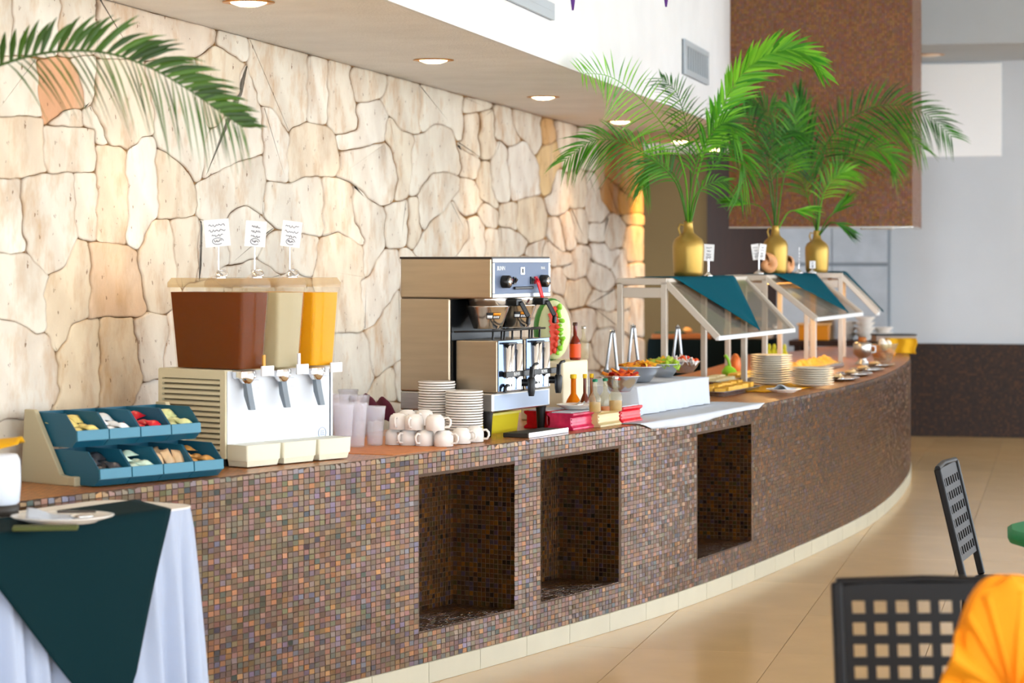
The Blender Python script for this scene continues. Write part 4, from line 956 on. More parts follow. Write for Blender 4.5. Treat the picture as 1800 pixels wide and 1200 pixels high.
for i in range(2):
    cx_ = .145+.255*i
    b = MB(); b.lathe([(.060,.452),(.062,.456),(.095,.545),(.097,.548),(.084,.552),(.084,.580)], 28, (cx_, .095, 0)); fn = b.build('brew_funnel', mat('funnel_steel', '#cfc9c2', .16, .95), km)
    b = MB(); b.box(cx_+.05, cx_+.10, -.02, .06, .548, .578); b.bar((cx_+.085, -.02, .565), (cx_+.10, -.05, .50), .022, .02); b.bar((cx_+.10, -.05, .50), (cx_+.098, -.048, .468), .018, .016); b.build('funnel_handle', M_black, fn, bev=.004)
    def on_funnel(p0, p1, z0, z1, out):      # a curved patch on the cone, angles from the front towards the left
        def f(u, v):
            a = math.radians(p0+(p1-p0)*u); z = z0+(z1-z0)*v; r = .062+(z-.456)/(.545-.456)*.033+out
            return (cx_-r*math.sin(a), .095-r*math.cos(a), z)
        return f
    lb = MB(); lb.sheet(on_funnel(66, 22, .494, .520, .0012), 8, 2, .0006); lbo = lb.build('funnel_label', mat('label_black', '#18181c', .5), fn)
    lb = MB(); lb.sheet(on_funnel(46, 22, .509, .520, .002), 6, 2, .0006); lb.build('label_orange', mat('label_orange', '#f0971c', .5), lbo)
    lb = MB(); lb.sheet(on_funnel(64, 48, .497, .509, .002), 6, 2, .0006); lb.build('label_white', M_wprint, lbo)
    for q in range(4):
        lb = MB(); lb.sheet(on_funnel(44-5*q, 41-5*q, .497, .506, .002), 2, 2, .0006); lb.build('label_letter', M_wprint, lbo)
    # urn
    x0, x1 = .03+.262*i, .03+.262*i+.222
    b = MB(); b.box(x0, x1, -.012, .188, .186, .405); ur = b.build('urn', M_warm, km, bev=.006)
    b = MB(); b.box(x0+.001, x1-.001, -.018, -.012, .19, .405); b.build('urn_front', mat('urn_mirror', '#6d7f9c', .15, .9), ur, bev=.002)
    for q, rr in ((.075, .017), (.118, .012), (.175, .021)):
        b = MB(); b.lathe([(rr,.195),(rr,.385),(rr*.7,.39)], 16, (x0+q, -.020, 0)); b.build('gauge_tube', M_chrome, ur)
    b = MB(); b.box(x0+.04, x0+.12, -.045, -.018, .388, .396); b.build('gauge_cap', M_black, ur, bev=.002)
    b = MB(); b.box(x0+.005, x1+.03, -.052, -.040, .250, .275); bn = b.build('urn_band', M_black, ur, bev=.002)
    text_part('band_lettering', 'BUNN', .020, M_wprint, bn, (x0+.10, -.0525, .2625), (math.pi/2, 0, 0))
    b = MB(); b.tube([(x1-.03,-.02,.222),(x1-.03,-.075,.222)], .016, 12); b.lathe([(.012,.165),(.016,.185),(.018,.235),(.013,.245)], 14, (x1-.03, -.075, 0)); b.bar((x1-.03,-.075,.245),(x1-.03,-.078,.29), .012, .016); b.tube([(x1-.03,-.078,.285),(x1-.015,-.082,.300),(x1+.01,-.085,.302)], .006, 8); b.build('spigot', M_black, ur)
    b = MB(); b.tube([(x0+.03,-.03,.188),(x0+.035,-.03,.205),(x0+.05,-.03,.215),(x0+.09,-.03,.215)], .007, 8); b.build('gauge_elbow', M_black, ur)
    b = MB(); b.tube([(x0+.02,.02,.405),(x0+.02,.02,.448),(x0+.10,.02,.448),(x0+.10,.02,.405)], .005, 8); b.tube([(x0+.125,.02,.405),(x0+.125,.02,.448),(x0+.20,.02,.448),(x0+.20,.02,.405)], .005, 8); b.build('lid_handle', M_black, ur)
b = MB(); b.tube([(.02,.19,.44),(.02,.0,.446),(KW-.04,.0,.446),(KW-.04,.19,.44)], .004, 8); b.build('guard_rail', M_black, km)
# yellow caddy between the legs, drip tray in front
tK, nK = TN(kth)
p = K0+tK*.06-nK*.10
t = thing('storage_box', 'translucent yellow plastic box tucked under the coffee machine', 'box', p, kth)
b = MB(); loft(b, [tank_loop(0,.38,0,.25,.0,.012), tank_loop(-.008,.388,-.008,.258,.085,.012)], True, False); loft(b, [tank_loop(.004,.376,.004,.246,.004,.01), tank_loop(-.004,.384,-.004,.254,.085,.01)], True, False); b.build('box_wall', liquid_mat('yellow_plastic', '#f4e23c', .45), t)
b = MB(); b.box(-.011, .391, -.011, -.006, .078, .088); b.build('rim', mat('rim_yellow', '#d9c95a', .4), t)
p = K0+tK*.05+nK*.152
t = thing('serving_tray', 'flat black tray with silver front edge before the coffee machine', 'tray', p, kth)
b = MB(); b.box(0,.37,.004,.125,0,.018); b.build('tray_body', mat('slate_black', '#2a2622', .5), t, bev=.003)
b = MB(); b.box(-.003,.373,-.002,.006,0,.022); b.build('front_edge', mat('edge_silver', '#dfe4ea', .25, .7), t, bev=.002)
# ================================================================ SALAD AND DRESSING SECTION
M_linen = mat('white_linen', '#c6cbd4', .85, var=.02, vscale=6, bump=.15, bscale=300)
# backlit-looking pale riser box with jars, melon on top
rb = ctr(1000, 716); th3 = 27
t3, n3 = TN(th3)
rz_ = Vector((.235, 11.10, ZC))
rbx = thing('display_riser', 'pale cream riser box behind the dressing bottles', 'riser', rz_, th3)
b = MB(); b.box(0, .27, 0, .22, 0, .275); b.build('riser_body', mat('riser_cream', '#ece2c0', .5), rbx, bev=.008)
# carved watermelon
wm = thing('carved_watermelon', 'carved watermelon half with red petal cuts standing on the cream riser', 'watermelon', P3(968, 632, 11.22)+Vector((0,0,.0)), rz=math.radians(-8))
wm.location.z = ZC+.275
def egg(u, v): pass
b = MB(); b.ell((0,.03,.145), .085, .065, .145, 20, 14); b.build('rind', mat('melon_rind', '#2f8a1c', .4, var=.3, vscale=14, stretch=(1.5,1.5,.2)), wm)
b = MB(); b.ell((.012,.012,.143), .080, .058, .138, 20, 14); b.build('cut_face', mat('melon_pale', '#e3ecb8', .5, var=.06, vscale=12), wm)
M_melonred = mat('melon_red', '#e2452c', .45); M_meloncut = mat('melon_leaf', '#8fd12e', .45)
rm = random.Random(11)
for k in range(8):      # jagged red petals cut into the pale face
    z = .05+.027*k; L_ = rm.uniform(.03, .052)*math.sin(math.pi*(k+2.2)/11); x0 = .012+.018*math.sin(math.pi*(k+1)/9)
    b = MB(); pts = [(x0, -.047, z-.012), (x0+.012, -.046, z+.016)]
    for q in range(4): pts += [(x0-.004-.003*q, -.050, z+.012-.007*q)] ; pts += [(x0-L_*(1-.12*q), -.052, z+.006-.010*q+rm.uniform(-.003, .003))]
    b.add(pts, [(0, 1, 2, 3), (0, 3, 4, 5), (0, 5, 6, 7), (0, 7, 8, 9)]); b.ell((x0+.004, -.042, z), .014, .012, .014, 8, 6, .4); b.build('petal', M_melonred, wm)
for k in range(11):
    z = .04+.021*k; b = MB(); b.ell((.030+.026*math.sin(math.pi*(k+1.5)/13)+rm.uniform(-.008, .008), -.036, z+rm.uniform(-.004, .004)), rm.uniform(.010, .018), .014, rm.uniform(.009, .015), 8, 6, .6); b.build('leaf_cut', M_meloncut, wm)
def bottle(name, label, loc, h, r, body, cap, neck=.35, capname='cap', fill=None, group=None, fm=None):
    t = thing(name, label, 'bottle', loc, group=group)
    b = MB(); sh = h*(1-neck); b.lathe([(r*.9,0),(r,.006),(r,sh*.78),(r*.85,sh*.9),(r*.36,sh*1.12),(r*.34,h*.93)], 20); b.build('glass', body, t)
    if fm: c = MB(); c.lathe([(r*.82,.004),(r*.9,.008),(r*.9,sh*.7*(fill or 1)),(0,sh*.7*(fill or 1))], 18); c.build('dressing', fm, t)
    c = MB(); c.lathe([(r*.42,h*.92),(r*.44,h*.93),(r*.44,h),(r*.3,h*1.005),(0,h*1.005)], 16); c.build(capname, cap, t)
    return t
M_glassc = clear_mat('bottle_glass', '#f3efdf', alpha=.86); M_green = mat('cap_green', '#0d7a55', .4); M_yel = mat('cap_yellow', '#f2c416', .4); M_redl = liquid_mat('hot_sauce', '#ef4a12', .35); M_orl = liquid_mat('orange_dressing', '#f08a10', .4)
hs = bottle('hot_sauce_bottle', 'red hot sauce bottle with dark neck standing on the cream riser', P3(1011, 634, 11.3), .175, .026, mat('sauce_glass', '#7a1c0c', .15), mat('cap_brown', '#4a2416', .4), .42)
hs.location.z = ZC+.275
b = MB(); b.lathe([(.0268,.012),(.0268,.075)], 20); b.build('sauce_label', mat('sauce_red', '#f4500e', .4), hs)
ob = bottle('oil_bottle', 'clear glass bottle behind the hot sauce bottle', P3(1026, 630, 11.42), .155, .024, M_glassc, M_steel, .4); ob.location.z = ZC+.275
BT = [(1008,708,.155,.034,M_orl,M_yel,'orange dressing bottle with yellow spout beside the white plate'),(1028,708,.150,.022,mat('dark_sauce','#6a2a0e',.2),M_yel,'dark sauce bottle with yellow cap, second along'),(1040,706,.155,.022,mat('brown_sauce','#8a4a18',.2),M_yel,'brown sauce bottle with bright yellow cap behind the cruets'),
      (1046,724,.145,.027,M_glassc,M_green,'clear cruet with green stopper, left of two'),(1064,722,.145,.026,M_glassc,M_green,'clear cruet with green stopper, right of two'),(1082,722,.155,.030,M_glassc,M_chrome,'clear cruet with chrome pourer before the fruit bowl'),(1100,722,.150,.024,M_glassc,mat('cap_red','#c8202c',.4),'clear cruet with red stopper beside the white riser')]
for k, (px, py, h, r, m1, m2, lab) in enumerate(BT):
    p = ctr(px, py) if k > 5 else GD(px, 10.93+.03*k, ZC)
    if k < 3: h = .225
    if k >= 3 and k < 6: p = ctr(px, py+32); p.z = ZC+.078
    bottle('dressing_bottle' if k < 3 else 'cruet', lab, p, h, r, m1, m2, .45, fm=(M_orl if k in (4,) else liquid_mat('oil', '#e9c86a', .5)) if k >= 3 else None, fill=.8 if k != 4 else .4)
# spool-shaped holders (red, magenta, clear, red)
def holder(px0, px1, pyb, h, m, label, th=27, dep=.13, name='napkin_holder'):
    a = ctr(px0, pyb); tt, nn = TN(th)
    k = (px1-900)/FPX; w = (k*a.y-a.x)/(tt.x-k*tt.y)
    t = thing(name, label, 'napkin holder', a, th, group='spool-shaped holders along the counter edge')
    pr = [(0,0),(0,.010),(.012,.020),(.014,h-.020),(0,h-.010),(0,h),(dep,h),(dep,h-.010),(dep-.014,h-.02),(dep-.014,.02),(dep,.01),(dep,0)]
    b = MB(); b.prism(pr, 0, w); b.build('holder_shell', m, t, bev=.003)
    b = MB(); b.box(w*.06, w*.94, .018, dep-.018, h, h+.004); b.build('napkin_stack', M_linen, t)
    for q in range(3):
        b = MB(); b.box(.004, w-.004, .0095, .0135, .028+q*.016*h/.075, .034+q*.016*h/.075); b.build('ridge', m, t)
    return t
M_redp = mat('red_plastic', '#d3101c', .25, var=.2, vscale=25); M_mag = mat('magenta_plastic', '#c81e52', .25, var=.25, vscale=25)
holder(967, 1007, 754, .078, M_redp, 'glossy red napkin holder behind the coffee machine leg')
holder(1008, 1046, 757, .075, M_mag, 'magenta napkin holder beside the clear holder')
holder(1056, 1093, 752, .078, clear_mat('amber_acrylic', '#f7e3a6', alpha=.45), 'clear amber acrylic holder under the cruets', name='acrylic_holder')
holder(1096, 1130, 745, .075, M_mag if False else mat('red_bright', '#e0182c', .25, var=.2, vscale=25), 'bright red napkin holder beside the white cloth')
# plate with cutlery on the red holder
pl = thing('serving_plate', 'white oval plate with silver tongs resting on the red holders', 'plate', P3(1012, 722, 10.75), rz=math.radians(60))
pl.location.z = ZC+.0825
b = MB(); b.lathe([(.06,0),(.065,.004),(.10,.018),(.103,.021),(.10,.021),(.062,.008),(0,.007)], 32, sx=1.0, sy=.8); b.build('dish', M_china, pl)
b = MB(); b.tube([(-.05,.0,.012),(.03,.012,.016),(.075,.02,.026)], .004, 8); b.build('tong_arm', M_chrome, pl); b = MB(); b.tube([(-.05,.0,.013),(.03,-.012,.016),(.075,-.004,.026)], .004, 8); b.build('tong_arm', M_chrome, pl)
# white draped riser with steel bowls
wth = 23.5; tW, nW = TN(wth); W0 = ctr(1118, 733); W0.z = ZC+.0065
wr = thing('draped_riser', 'low riser draped in pleated white linen carrying the salad bowls', 'riser', W0, wth)
WL, WD, WH = 1.05, .46, .135
b = MB(); b.box(.012, WL-.012, .012, WD-.012, 0, WH-.004); b.build('riser_block', M_linen, wr)
def drape_path(s, per):
    L = [WL, WD, WL, WD]; c = [(0,0,1,0),(WL,0,0,1),(WL,WD,-1,0),(0,WD,0,-1)]
    s = s % sum(L); i = 0
    while s > L[i] and i < 3: s -= L[i]; i += 1
    return c[i][0]+c[i][2]*s, c[i][1]+c[i][3]*s, (c[i][3], -c[i][2])
PERW = 2*(WL+WD)
def skirt(u, v):
    x, y, nn = drape_path(u*PERW, 0); k = (1-v); a = .004+k*(.010+.010*math.sin(u*PERW*38+1.5*math.sin(u*60)))
    return (x+nn[0]*a, y+nn[1]*a, .002+(WH-.002)*v)
b = MB(); b.sheet(skirt, 220, 6); b.build('linen_skirt', M_linen, wr)
b = MB(); b.sheet(lambda u, v: ((u-.5)*(WL+.01)+WL/2, (v-.5)*(WD+.01)+WD/2, WH+.0015*math.sin(u*30+v*20)), 30, 12, .003); b.build('linen_top', M_linen, wr)
# flat cloth on the counter, lapping over the edge
sa, sb = s_at_px(1123), s_at_px(1341)
def flat_cloth(u, v):
    s = sa+(sb-sa)*u; x, y = cpos(s); tx, ty = ctan(s); k = v*.44
    if k < .38: off = -(.38-k)+.004; z = ZC+.003+.0008*math.sin(s*25+k*30)
    else:
        q = (k-.38); rnd_e = min(1, min(u, 1-u)*14); off = .0095+.002*math.sin(s*40); z = ZC+.003-q*.62*(1.0+.25*math.sin(s*5.1+1.2))*(1-.5*u)*min(1, rnd_e)
    return (float(x+ty*off), float(y-tx*off), float(z))
b = MB(); b.sheet(flat_cloth, 90, 22, .002); o = b.build('counter_cloth', M_linen); tag(o, 'white linen cloth lying flat and lapping over the counter edge', 'tablecloth')
M_bowl = mat('bowl_steel', '#c6ccd4', .22, .9)
def bowl_of(px, py, r, h, label, food, seedn, tong=None):
    p = G(px, py, ZC+.0065+WH+.004); t = thing('salad_bowl', label, 'bowl', p, group='steel salad bowls on the draped riser')
    b = MB(); b.lathe([(r*.5,0),(r*.55,.002),(r*.85,h*.55),(r,h*.96),(r*1.1,h),(r*1.1,h+.003),(r*.98,h+.001),(r*.82,h*.6),(r*.5,.006),(0,.005)], 28); b.build('bowl_shell', M_bowl, t)
    b = MB(); b.lathe([(r*.80,h*.5),(r*.93,h*.9),(r*.6,h*1.08),(0,h*1.15)], 20); b.build('food_bed', mat('bed_'+food[0][1][1:], food[0][1], .7, var=.3, vscale=60), t)
    rd = random.Random(seedn); n = 22
    for k in range(n):
        a = rd.uniform(0, 6.28); q = r*.85*math.sqrt(rd.random()); nm, c, kind = food[k % len(food)]
        m = mat('food_'+c[1:], c, .5, var=.15, vscale=50); z = p.z+h*(1.1-.25*(q/r)**2)+rd.uniform(0,.012)
        f = MB()
        if kind == 'chip': f.sheet(lambda u, v: ((u-.5)*.05*(1-.7*v), (v-.5)*.05, .010*math.sin(3*u)*(1)), 4, 4, .002)
        elif kind == 'ball': f.ell((0,0,0), .017, .017, .015, 10, 7, .3)
        else: f.sheet(lambda u, v: ((u-.5)*.06, (v-.5)*.04, .012*math.sin(9*u+4*v)+.008*math.sin(11*v)), 6, 5, .0015)
        o = f.build(nm, m); o.location = (p.x+q*math.cos(a), p.y+q*math.sin(a), z); o.rotation_euler = (rd.uniform(-.7,.7), rd.uniform(-.7,.7), rd.uniform(0,6.28))
        tag(o, {'chip':'%s heaped in the ','ball':'%s piled in the ','leaf':'%s lying in the '}[kind] % nm.replace('_',' ')+label.split(' steel bowl')[0]+' steel bowl', nm.split('_')[-1], nm.replace('_',' ')+' in the '+label.split(' steel bowl')[0]+' bowl')
    return t
CHIP = [('yellow_chip','#f0b01c','chip'),('orange_chip','#ea8c14','chip'),('brown_chip','#b65a12','chip')]
bowl_of(1122, 671, .105, .075, 'largest steel bowl heaped with yellow chips', CHIP, 1)
bowl_of(1166, 662, .085, .065, 'second steel bowl with green lettuce and yellow pieces', [('lettuce_leaf','#9dbf2e','leaf'),('yellow_chip','#efb52a','chip'),('lettuce_leaf','#b8c84a','leaf')], 2)
bowl_of(1203, 655, .080, .06, 'far right steel bowl of red tomato pieces', [('tomato_slice','#e23a16','ball'),('tomato_slice','#ef5a1c','ball'),('onion_slice','#f1e6e0','leaf')], 3)
bowl_of(1090, 688, .085, .07, 'nearest steel bowl of orange and red peppers', [('pepper_piece','#e85a10','chip'),('pepper_piece','#c02a10','chip'),('carrot_piece','#f08c1a','chip')], 4)
def tongs(px, py0, py1, d, label, lean):
    bp_ = P3(px, py1, d); t = thing('serving_tongs', label, 'tongs', bp_, group='steel tongs standing in the salad bowls'); h = (py1-py0)*d/FPX
    for s_ in (-1, 1):
        b = MB(); b.sheet(lambda u, v: (lean*v+s_*(.024*(1-v)+.004)+(u-.5)*(.016+.014*max(0,1-6*v)), -.004*math.sin(math.pi*v), h*v), 2, 12, .0022); b.build('arm', mat('tong_steel', '#8e9094', .25, .95), t)
    b = MB(); b.tube([(lean-.005,0,h-.004),(lean,0,h+.006),(lean+.005,0,h-.004)], .004, 8); b.build('spring_end', M_steel, t)
tongs(1075, 580, 655, 11.7, 'steel serving tongs standing in the nearest bowl', .005)
tongs(1113, 571, 650, 12.1, 'steel serving tongs standing in the yellow chip bowl', .0)
tongs(1190, 573, 648, 12.9, 'steel serving tongs standing in the tomato bowl', .005)
# ================================================================ SNEEZE GUARDS
M_frame = mat('anodised_frame', '#cfc6ba', .4, .25); M_pane = clear_mat('guard_glass', '#dcd4c8', alpha=.88, rough=.12, ior=1.45)
M_gcloth = mat('dark_teal_cloth', '#014d5c', .9, bump=.2, bscale=300, spec=.1)
ZG = 1.53
GU = []
def guard(F, th, w, dep, label, arm=.30, drop=.30, gname='sneeze guards over the food counter', cloth=None, clabel='', heat=0):
    t_, n_ = TN(th); t = thing('sneeze_guard', label, 'sneeze guard', (F[0], F[1], ZC), th, gname); H = ZG-ZC; q = .032
    for x, y in ((0,0),(w,0),(0,dep),(w,dep)):
        b = MB(); b.box(x-q/2, x+q/2, y-q/2, y+q/2, 0, H-.02); b.build('post', M_frame, t, bev=.003)
    for x in (0, w):
        b = MB(); b.box(x-q/2, x+q/2, -q/2, dep+q/2, H-.035, H); b.build('end_rail', M_frame, t, bev=.003)
        b = MB(); b.box(x-.012, x+.012, q/2, dep-q/2, H-.105, H-.05); b.build('lamp_bar', M_frame, t, bev=.003)
        b = MB(); b.bar((x, 0, H-.015), (x, -arm, H-.015-drop), .024, .034); b.build('sloped_arm', M_frame, t, bev=.003)
    b = MB(); b.box(q/2, w-q/2, -q/2, q/2, H-.04, H); b.build('front_rail', M_frame, t, bev=.003); b = MB(); b.box(q/2, w-q/2, dep-q/2, dep+q/2, H-.04, H); b.build('back_rail', M_frame, t, bev=.003)
    b = MB(); b.box(-.012, w+.012, -arm-.012, -arm+.012, H-.03-drop, H-.006-drop); b.build('lower_rail', mat('rail_white', '#e8ecef', .4, .2), t, bev=.003)
    b = MB(); b.add([(.012,-.012,H-.024),(w-.012,-.012,H-.024),(w-.012,-arm+.01,H-.014-drop),(.012,-arm+.01,H-.014-drop)], [(0,1,2,3)]); s_ = b.build('glass_pane', M_pane, t); md = s_.modifiers.new('solidify','SOLIDIFY'); md.thickness = .006
    b = MB(); b.box(q/2, w-q/2, q/2, dep-q/2, H-.012, H-.002); b.build('top_shelf', clear_mat('shelf_glass', '#cfd2cc', alpha=.75, ior=1.3), t)
    if heat:
        b = MB(); b.box(.06, w-.06, dep*.5-.03, dep*.5+.03, H-.06, H-.035); hl = b.build('heat_lamp_housing', M_frame, t, bev=.003)
        b = MB(); b.box(.08, w-.08, dep*.5-.018, dep*.5+.018, H-.064, H-.06); b.build('heat_lamp_strip', mat('heat_glow', '#ffc070', .5, emit='#ffb860', estr=10), hl)
        l = bpy.data.lights.new('heat_lamp', 'AREA'); l.shape = 'RECTANGLE'; l.size = w-.16; l.size_y = .04; l.energy = heat; l.color = (1, .66, .28); lo = bpy.data.objects.new('heat_lamp', l); COL.objects.link(lo); lo.parent = t; lo.location = (w/2, dep*.5, H-.068)
    if cloth:
        x0, x1, xt, ext, yb = cloth
        def cf(u, v):
            if v < .3:
                k = v/.3; return (x0+(x1-x0)*u+.0*k, yb*(1-k)-.016*k, H+.004+.001*math.sin(u*9))
            k = (v-.3)/.7*ext; a0, a1 = x0+(xt-x0)*(v-.3)/.7, x1+(xt-x1)*(v-.3)/.7
            return (a0+(a1-a0)*u, -.016-arm*k, H+.006-drop*k+.006*math.sin(u*7)*k)
        b = MB(); b.sheet(cf, 12, 24, .003); cl = b.build('draped_cloth', M_gcloth); cl.location = (F[0], F[1], ZC); cl.rotation_euler = (0,0,math.radians(90-th)); tag(cl, clabel, 'cloth', 'dark teal cloths on the sneeze guards')
    return t
F1 = (.82, 13.0); F2 = (1.60, 15.3); F3 = (2.33, 17.15)
guard(F1, 22, 1.5, .25, 'nearest aluminium sneeze guard with sloped glass, gold jug on top',  cloth=(.10, 1.24, .74, 1.0, .2), clabel='dark teal cloth triangle hanging over the nearest sneeze guard glass')
guard(F2, 19, 1.5, .24, 'middle aluminium sneeze guard with sloped glass', arm=.33, drop=.26, heat=3, cloth=(.2, 1.45, .95, 1.0, .18), clabel='dark teal cloth triangle on the middle sneeze guard')
guard(F3, 9, 1.1, .24, 'farthest sneeze guard, seen nearly end on', arm=.26, drop=.27, heat=1.5, cloth=(.1, 1.0, .6, 1.08, .18), clabel='dark teal cloth triangle on the farthest sneeze guard')
ZT = ZG+.0075
# gold jugs with palm leaves
M_gold = mat('gold_paint', '#ab8c45', .38, .7, var=.08, vscale=6)
def jug(px, pyb, d, w_px, h_px, label):
    r = w_px*d/FPX/2; h = h_px*d/FPX; p = GD(px, d, ZT)
    t = thing('gold_jug', label, 'vase', p, group='gold jugs on the sneeze guards')
    b = MB(); b.lathe([(r*.8,0),(r*.88,.004),(r*.94,h*.08),(r,h*.5),(r*.98,h*.60),(r*.86,h*.68),(r*.5,h*.76),(r*.36,h*.80),(r*.28,h*.95),(r*.31,h),(r*.25,h),(r*.23,h*.94),(r*.2,h*.8)], 32); b.build('jug_body', M_gold, t)
    b = MB(); b.tube([(-r*.28,0,h*.93),(-r*.52,0,h*.95),(-r*.62,0,h*.87),(-r*.52,0,h*.77),(-r*.5,0,h*.745)], r*.065, 8); b.build('handle', M_gold, t)
    return p, h
def crpath(pts, n=10):
    return catmull(pts, n)
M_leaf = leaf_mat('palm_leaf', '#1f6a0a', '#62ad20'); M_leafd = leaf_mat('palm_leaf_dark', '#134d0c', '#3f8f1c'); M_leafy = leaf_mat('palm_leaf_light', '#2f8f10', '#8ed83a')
def frond(parent, pts, m, nl, ll, lw, droop=.35, t0=.3, face=Vector((0,-1,.35)), lean=.75, one=None, name='palm_frond', rr=.006, sweep=1.0, thin=1.0):
    """one pinnate leaf: rachis and two rows of leaflets, in the parent's space"""
    path = catmull([Vector(p) for p in pts], 12); k = len(path); b = MB(); rnd_ = random.Random(int(pts[-1][0]*1000) % 997+nl)
    b.tube(path, [rr*(1-.85*i/(k-1)) for i in range(k)], 6); tr = [0.55]*len(b.v)
    for i in range(nl):
        f = t0+(1-t0)*(i+.5)/nl
        for sd in (-1, 1):
            if one is not None and sd != one and rnd_.random() < .8: continue
            ff = min(.999, f+rnd_.uniform(-.004,.004)+(.006 if sd > 0 else 0)); x = ff*(k-1); i0 = min(int(x), k-2); p = path[i0].lerp(path[i0+1], x-i0)
            T = (path[min(i0+2,k-1)]-path[max(i0-1,0)]).normalized(); Nn = (face-T*face.dot(T)).normalized(); S = T.cross(Nn).normalized()
            q = (f-t0)/(1-t0); L = ll*(.45+.75*math.sin(math.pi*min(1,.18+q*.72)))*(1-.35*q)*rnd_.uniform(.88,1.1)
            la = lean+.35*q*sweep+rnd_.uniform(-.08,.08); D = (S*sd*math.cos(la)+T*math.sin(la)+Nn*rnd_.uniform(.02,.25)).normalized()
            dr = droop*rnd_.uniform(.7,1.3); ns = 5; low = D.z < .05; lwk = lw*(thin if low else 1.0); dr *= (1.6 if low and thin < 1 else 1.0); vs = []; Wv = (T-D*T.dot(D)).normalized()
            for j in range(ns+1):
                s_ = j/ns; c = p+D*L*s_+Vector((0,0,-1))*dr*L*s_*s_; w = lwk*(.35+1.3*s_ if s_ < .35 else (1-s_)/.65*.8+.03)*.5
                vs += [c-Wv*w-Nn*w*.25, c+Nn*w*.2, c+Wv*w-Nn*w*.25]
            o_ = len(b.v); b.add(vs, [(3*j+e, 3*j+e+1, 3*j+4+e, 3*j+3+e) for j in range(ns) for e in (0, 1)], True)
            tv = rnd_.random(); tr += [tv]*len(vs)
    o = b.build(name, m, parent); at = o.data.attributes.new('tr', 'FLOAT', 'POINT'); at.data.foreach_set('value', tr); return o
def palm(name_label, base, fronds, d0):
    t = thing('palm_leaves', name_label, 'palm', base, group='palm leaves in the gold jugs')
    for fr in fronds:
        pts = []
        for (px, py, dd) in fr['p']: v = P3(px, py, d0+dd)-base; pts.append(v)
        pts[0] = Vector((random.uniform(-.006,.006), random.uniform(-.006,.006), -.05))
        frond(t, pts, fr.get('m', M_leaf), fr.get('n', 26), fr.get('l', .25), fr.get('w', .016), fr.get('dr', .35), fr.get('t0', .28), fr.get('face', Vector((0,-1,.35))), fr.get('lean', .75), fr.get('one'))
    return t
F = lambda *p, **k: dict(p=list(p), **k)
d1 = 13.62; p, h = jug(1210, 481, d1, 56, 96, 'large gold jug on the nearest sneeze guard'); bs = Vector((p.x-.0, p.y, p.z+h)); 
palm('palm leaves fanning out of the nearest gold jug', bs, [
 F((1209,390,0),(1228,300,-.05),(1262,205,-.1),(1305,130,-.15),(1360,92,-.2),(1410,92,-.25),(1446,128,-.3), m=M_leafy, n=60, l=.23, w=.030, dr=.22, t0=.20, face=Vector((.6,-.75,.35)), lean=.85),
 F((1208,390,0),(1204,310,-.15),(1178,240,-.4),(1130,178,-.8),(1075,136,-1.2),(1020,128,-1.55), m=M_leafy, n=32, l=.26, w=.018, dr=.15, t0=.3, face=Vector((-.2,-1,.1)), lean=.5),
 F((1207,390,0),(1190,325,-.05),(1150,282,-.1),(1095,250,-.15),(1040,248,-.2),(992,282,-.25), n=34, l=.26, w=.014, dr=.45, t0=.25, lean=.7),
 F((1209,390,0),(1214,310,.1),(1208,230,.2),(1190,165,.3),(1162,138,.4), m=M_leafd, n=26, l=.22, w=.012, dr=.3),
 F((1211,390,0),(1232,330,0),(1268,275,0),(1298,262,0),(1312,300,0),(1300,345,0), m=M_leaf, n=24, l=.2, w=.013, dr=.5),
 F((1209,390,0),(1216,320,-.1),(1240,250,-.15),(1275,215,-.2),(1300,240,-.2), n=26, l=.22, w=.014, dr=.4),
 F((1207,390,0),(1196,330,.05),(1170,290,.05),(1140,290,.05),(1128,330,.05), n=22, l=.2, w=.013, dr=.5),
 F((1208,390,0),(1222,345,-.1),(1250,322,-.1),(1278,318,-.1), n=10, l=.16, w=.012, dr=.6, t0=.4)], d1)
d2 = 15.75; p, h = jug(1363, 472, d2, 44, 84, 'gold jug on the middle sneeze guard, half hidden by cards'); bs = Vector((p.x, p.y, p.z+h))
palm('palm leaves in the middle gold jug before the mosaic hood', bs, [
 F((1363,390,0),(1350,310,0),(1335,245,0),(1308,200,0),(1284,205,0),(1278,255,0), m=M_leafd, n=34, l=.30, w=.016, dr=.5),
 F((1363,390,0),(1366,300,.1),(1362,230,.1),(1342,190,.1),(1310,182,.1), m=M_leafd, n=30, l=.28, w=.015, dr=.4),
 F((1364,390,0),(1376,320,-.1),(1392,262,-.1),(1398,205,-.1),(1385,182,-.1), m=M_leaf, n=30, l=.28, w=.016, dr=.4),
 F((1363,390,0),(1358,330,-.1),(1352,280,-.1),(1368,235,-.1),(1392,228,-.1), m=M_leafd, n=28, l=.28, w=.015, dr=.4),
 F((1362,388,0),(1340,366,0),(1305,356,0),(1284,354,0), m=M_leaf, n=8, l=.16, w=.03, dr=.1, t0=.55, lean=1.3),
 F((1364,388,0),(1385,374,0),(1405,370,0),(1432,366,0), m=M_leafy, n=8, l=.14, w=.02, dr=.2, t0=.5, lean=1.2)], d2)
d3 = 16.5; p, h = jug(1436, 476, d3, 42, 74, 'gold jug on the farthest sneeze guard at right'); bs = Vector((p.x, p.y, p.z+h))
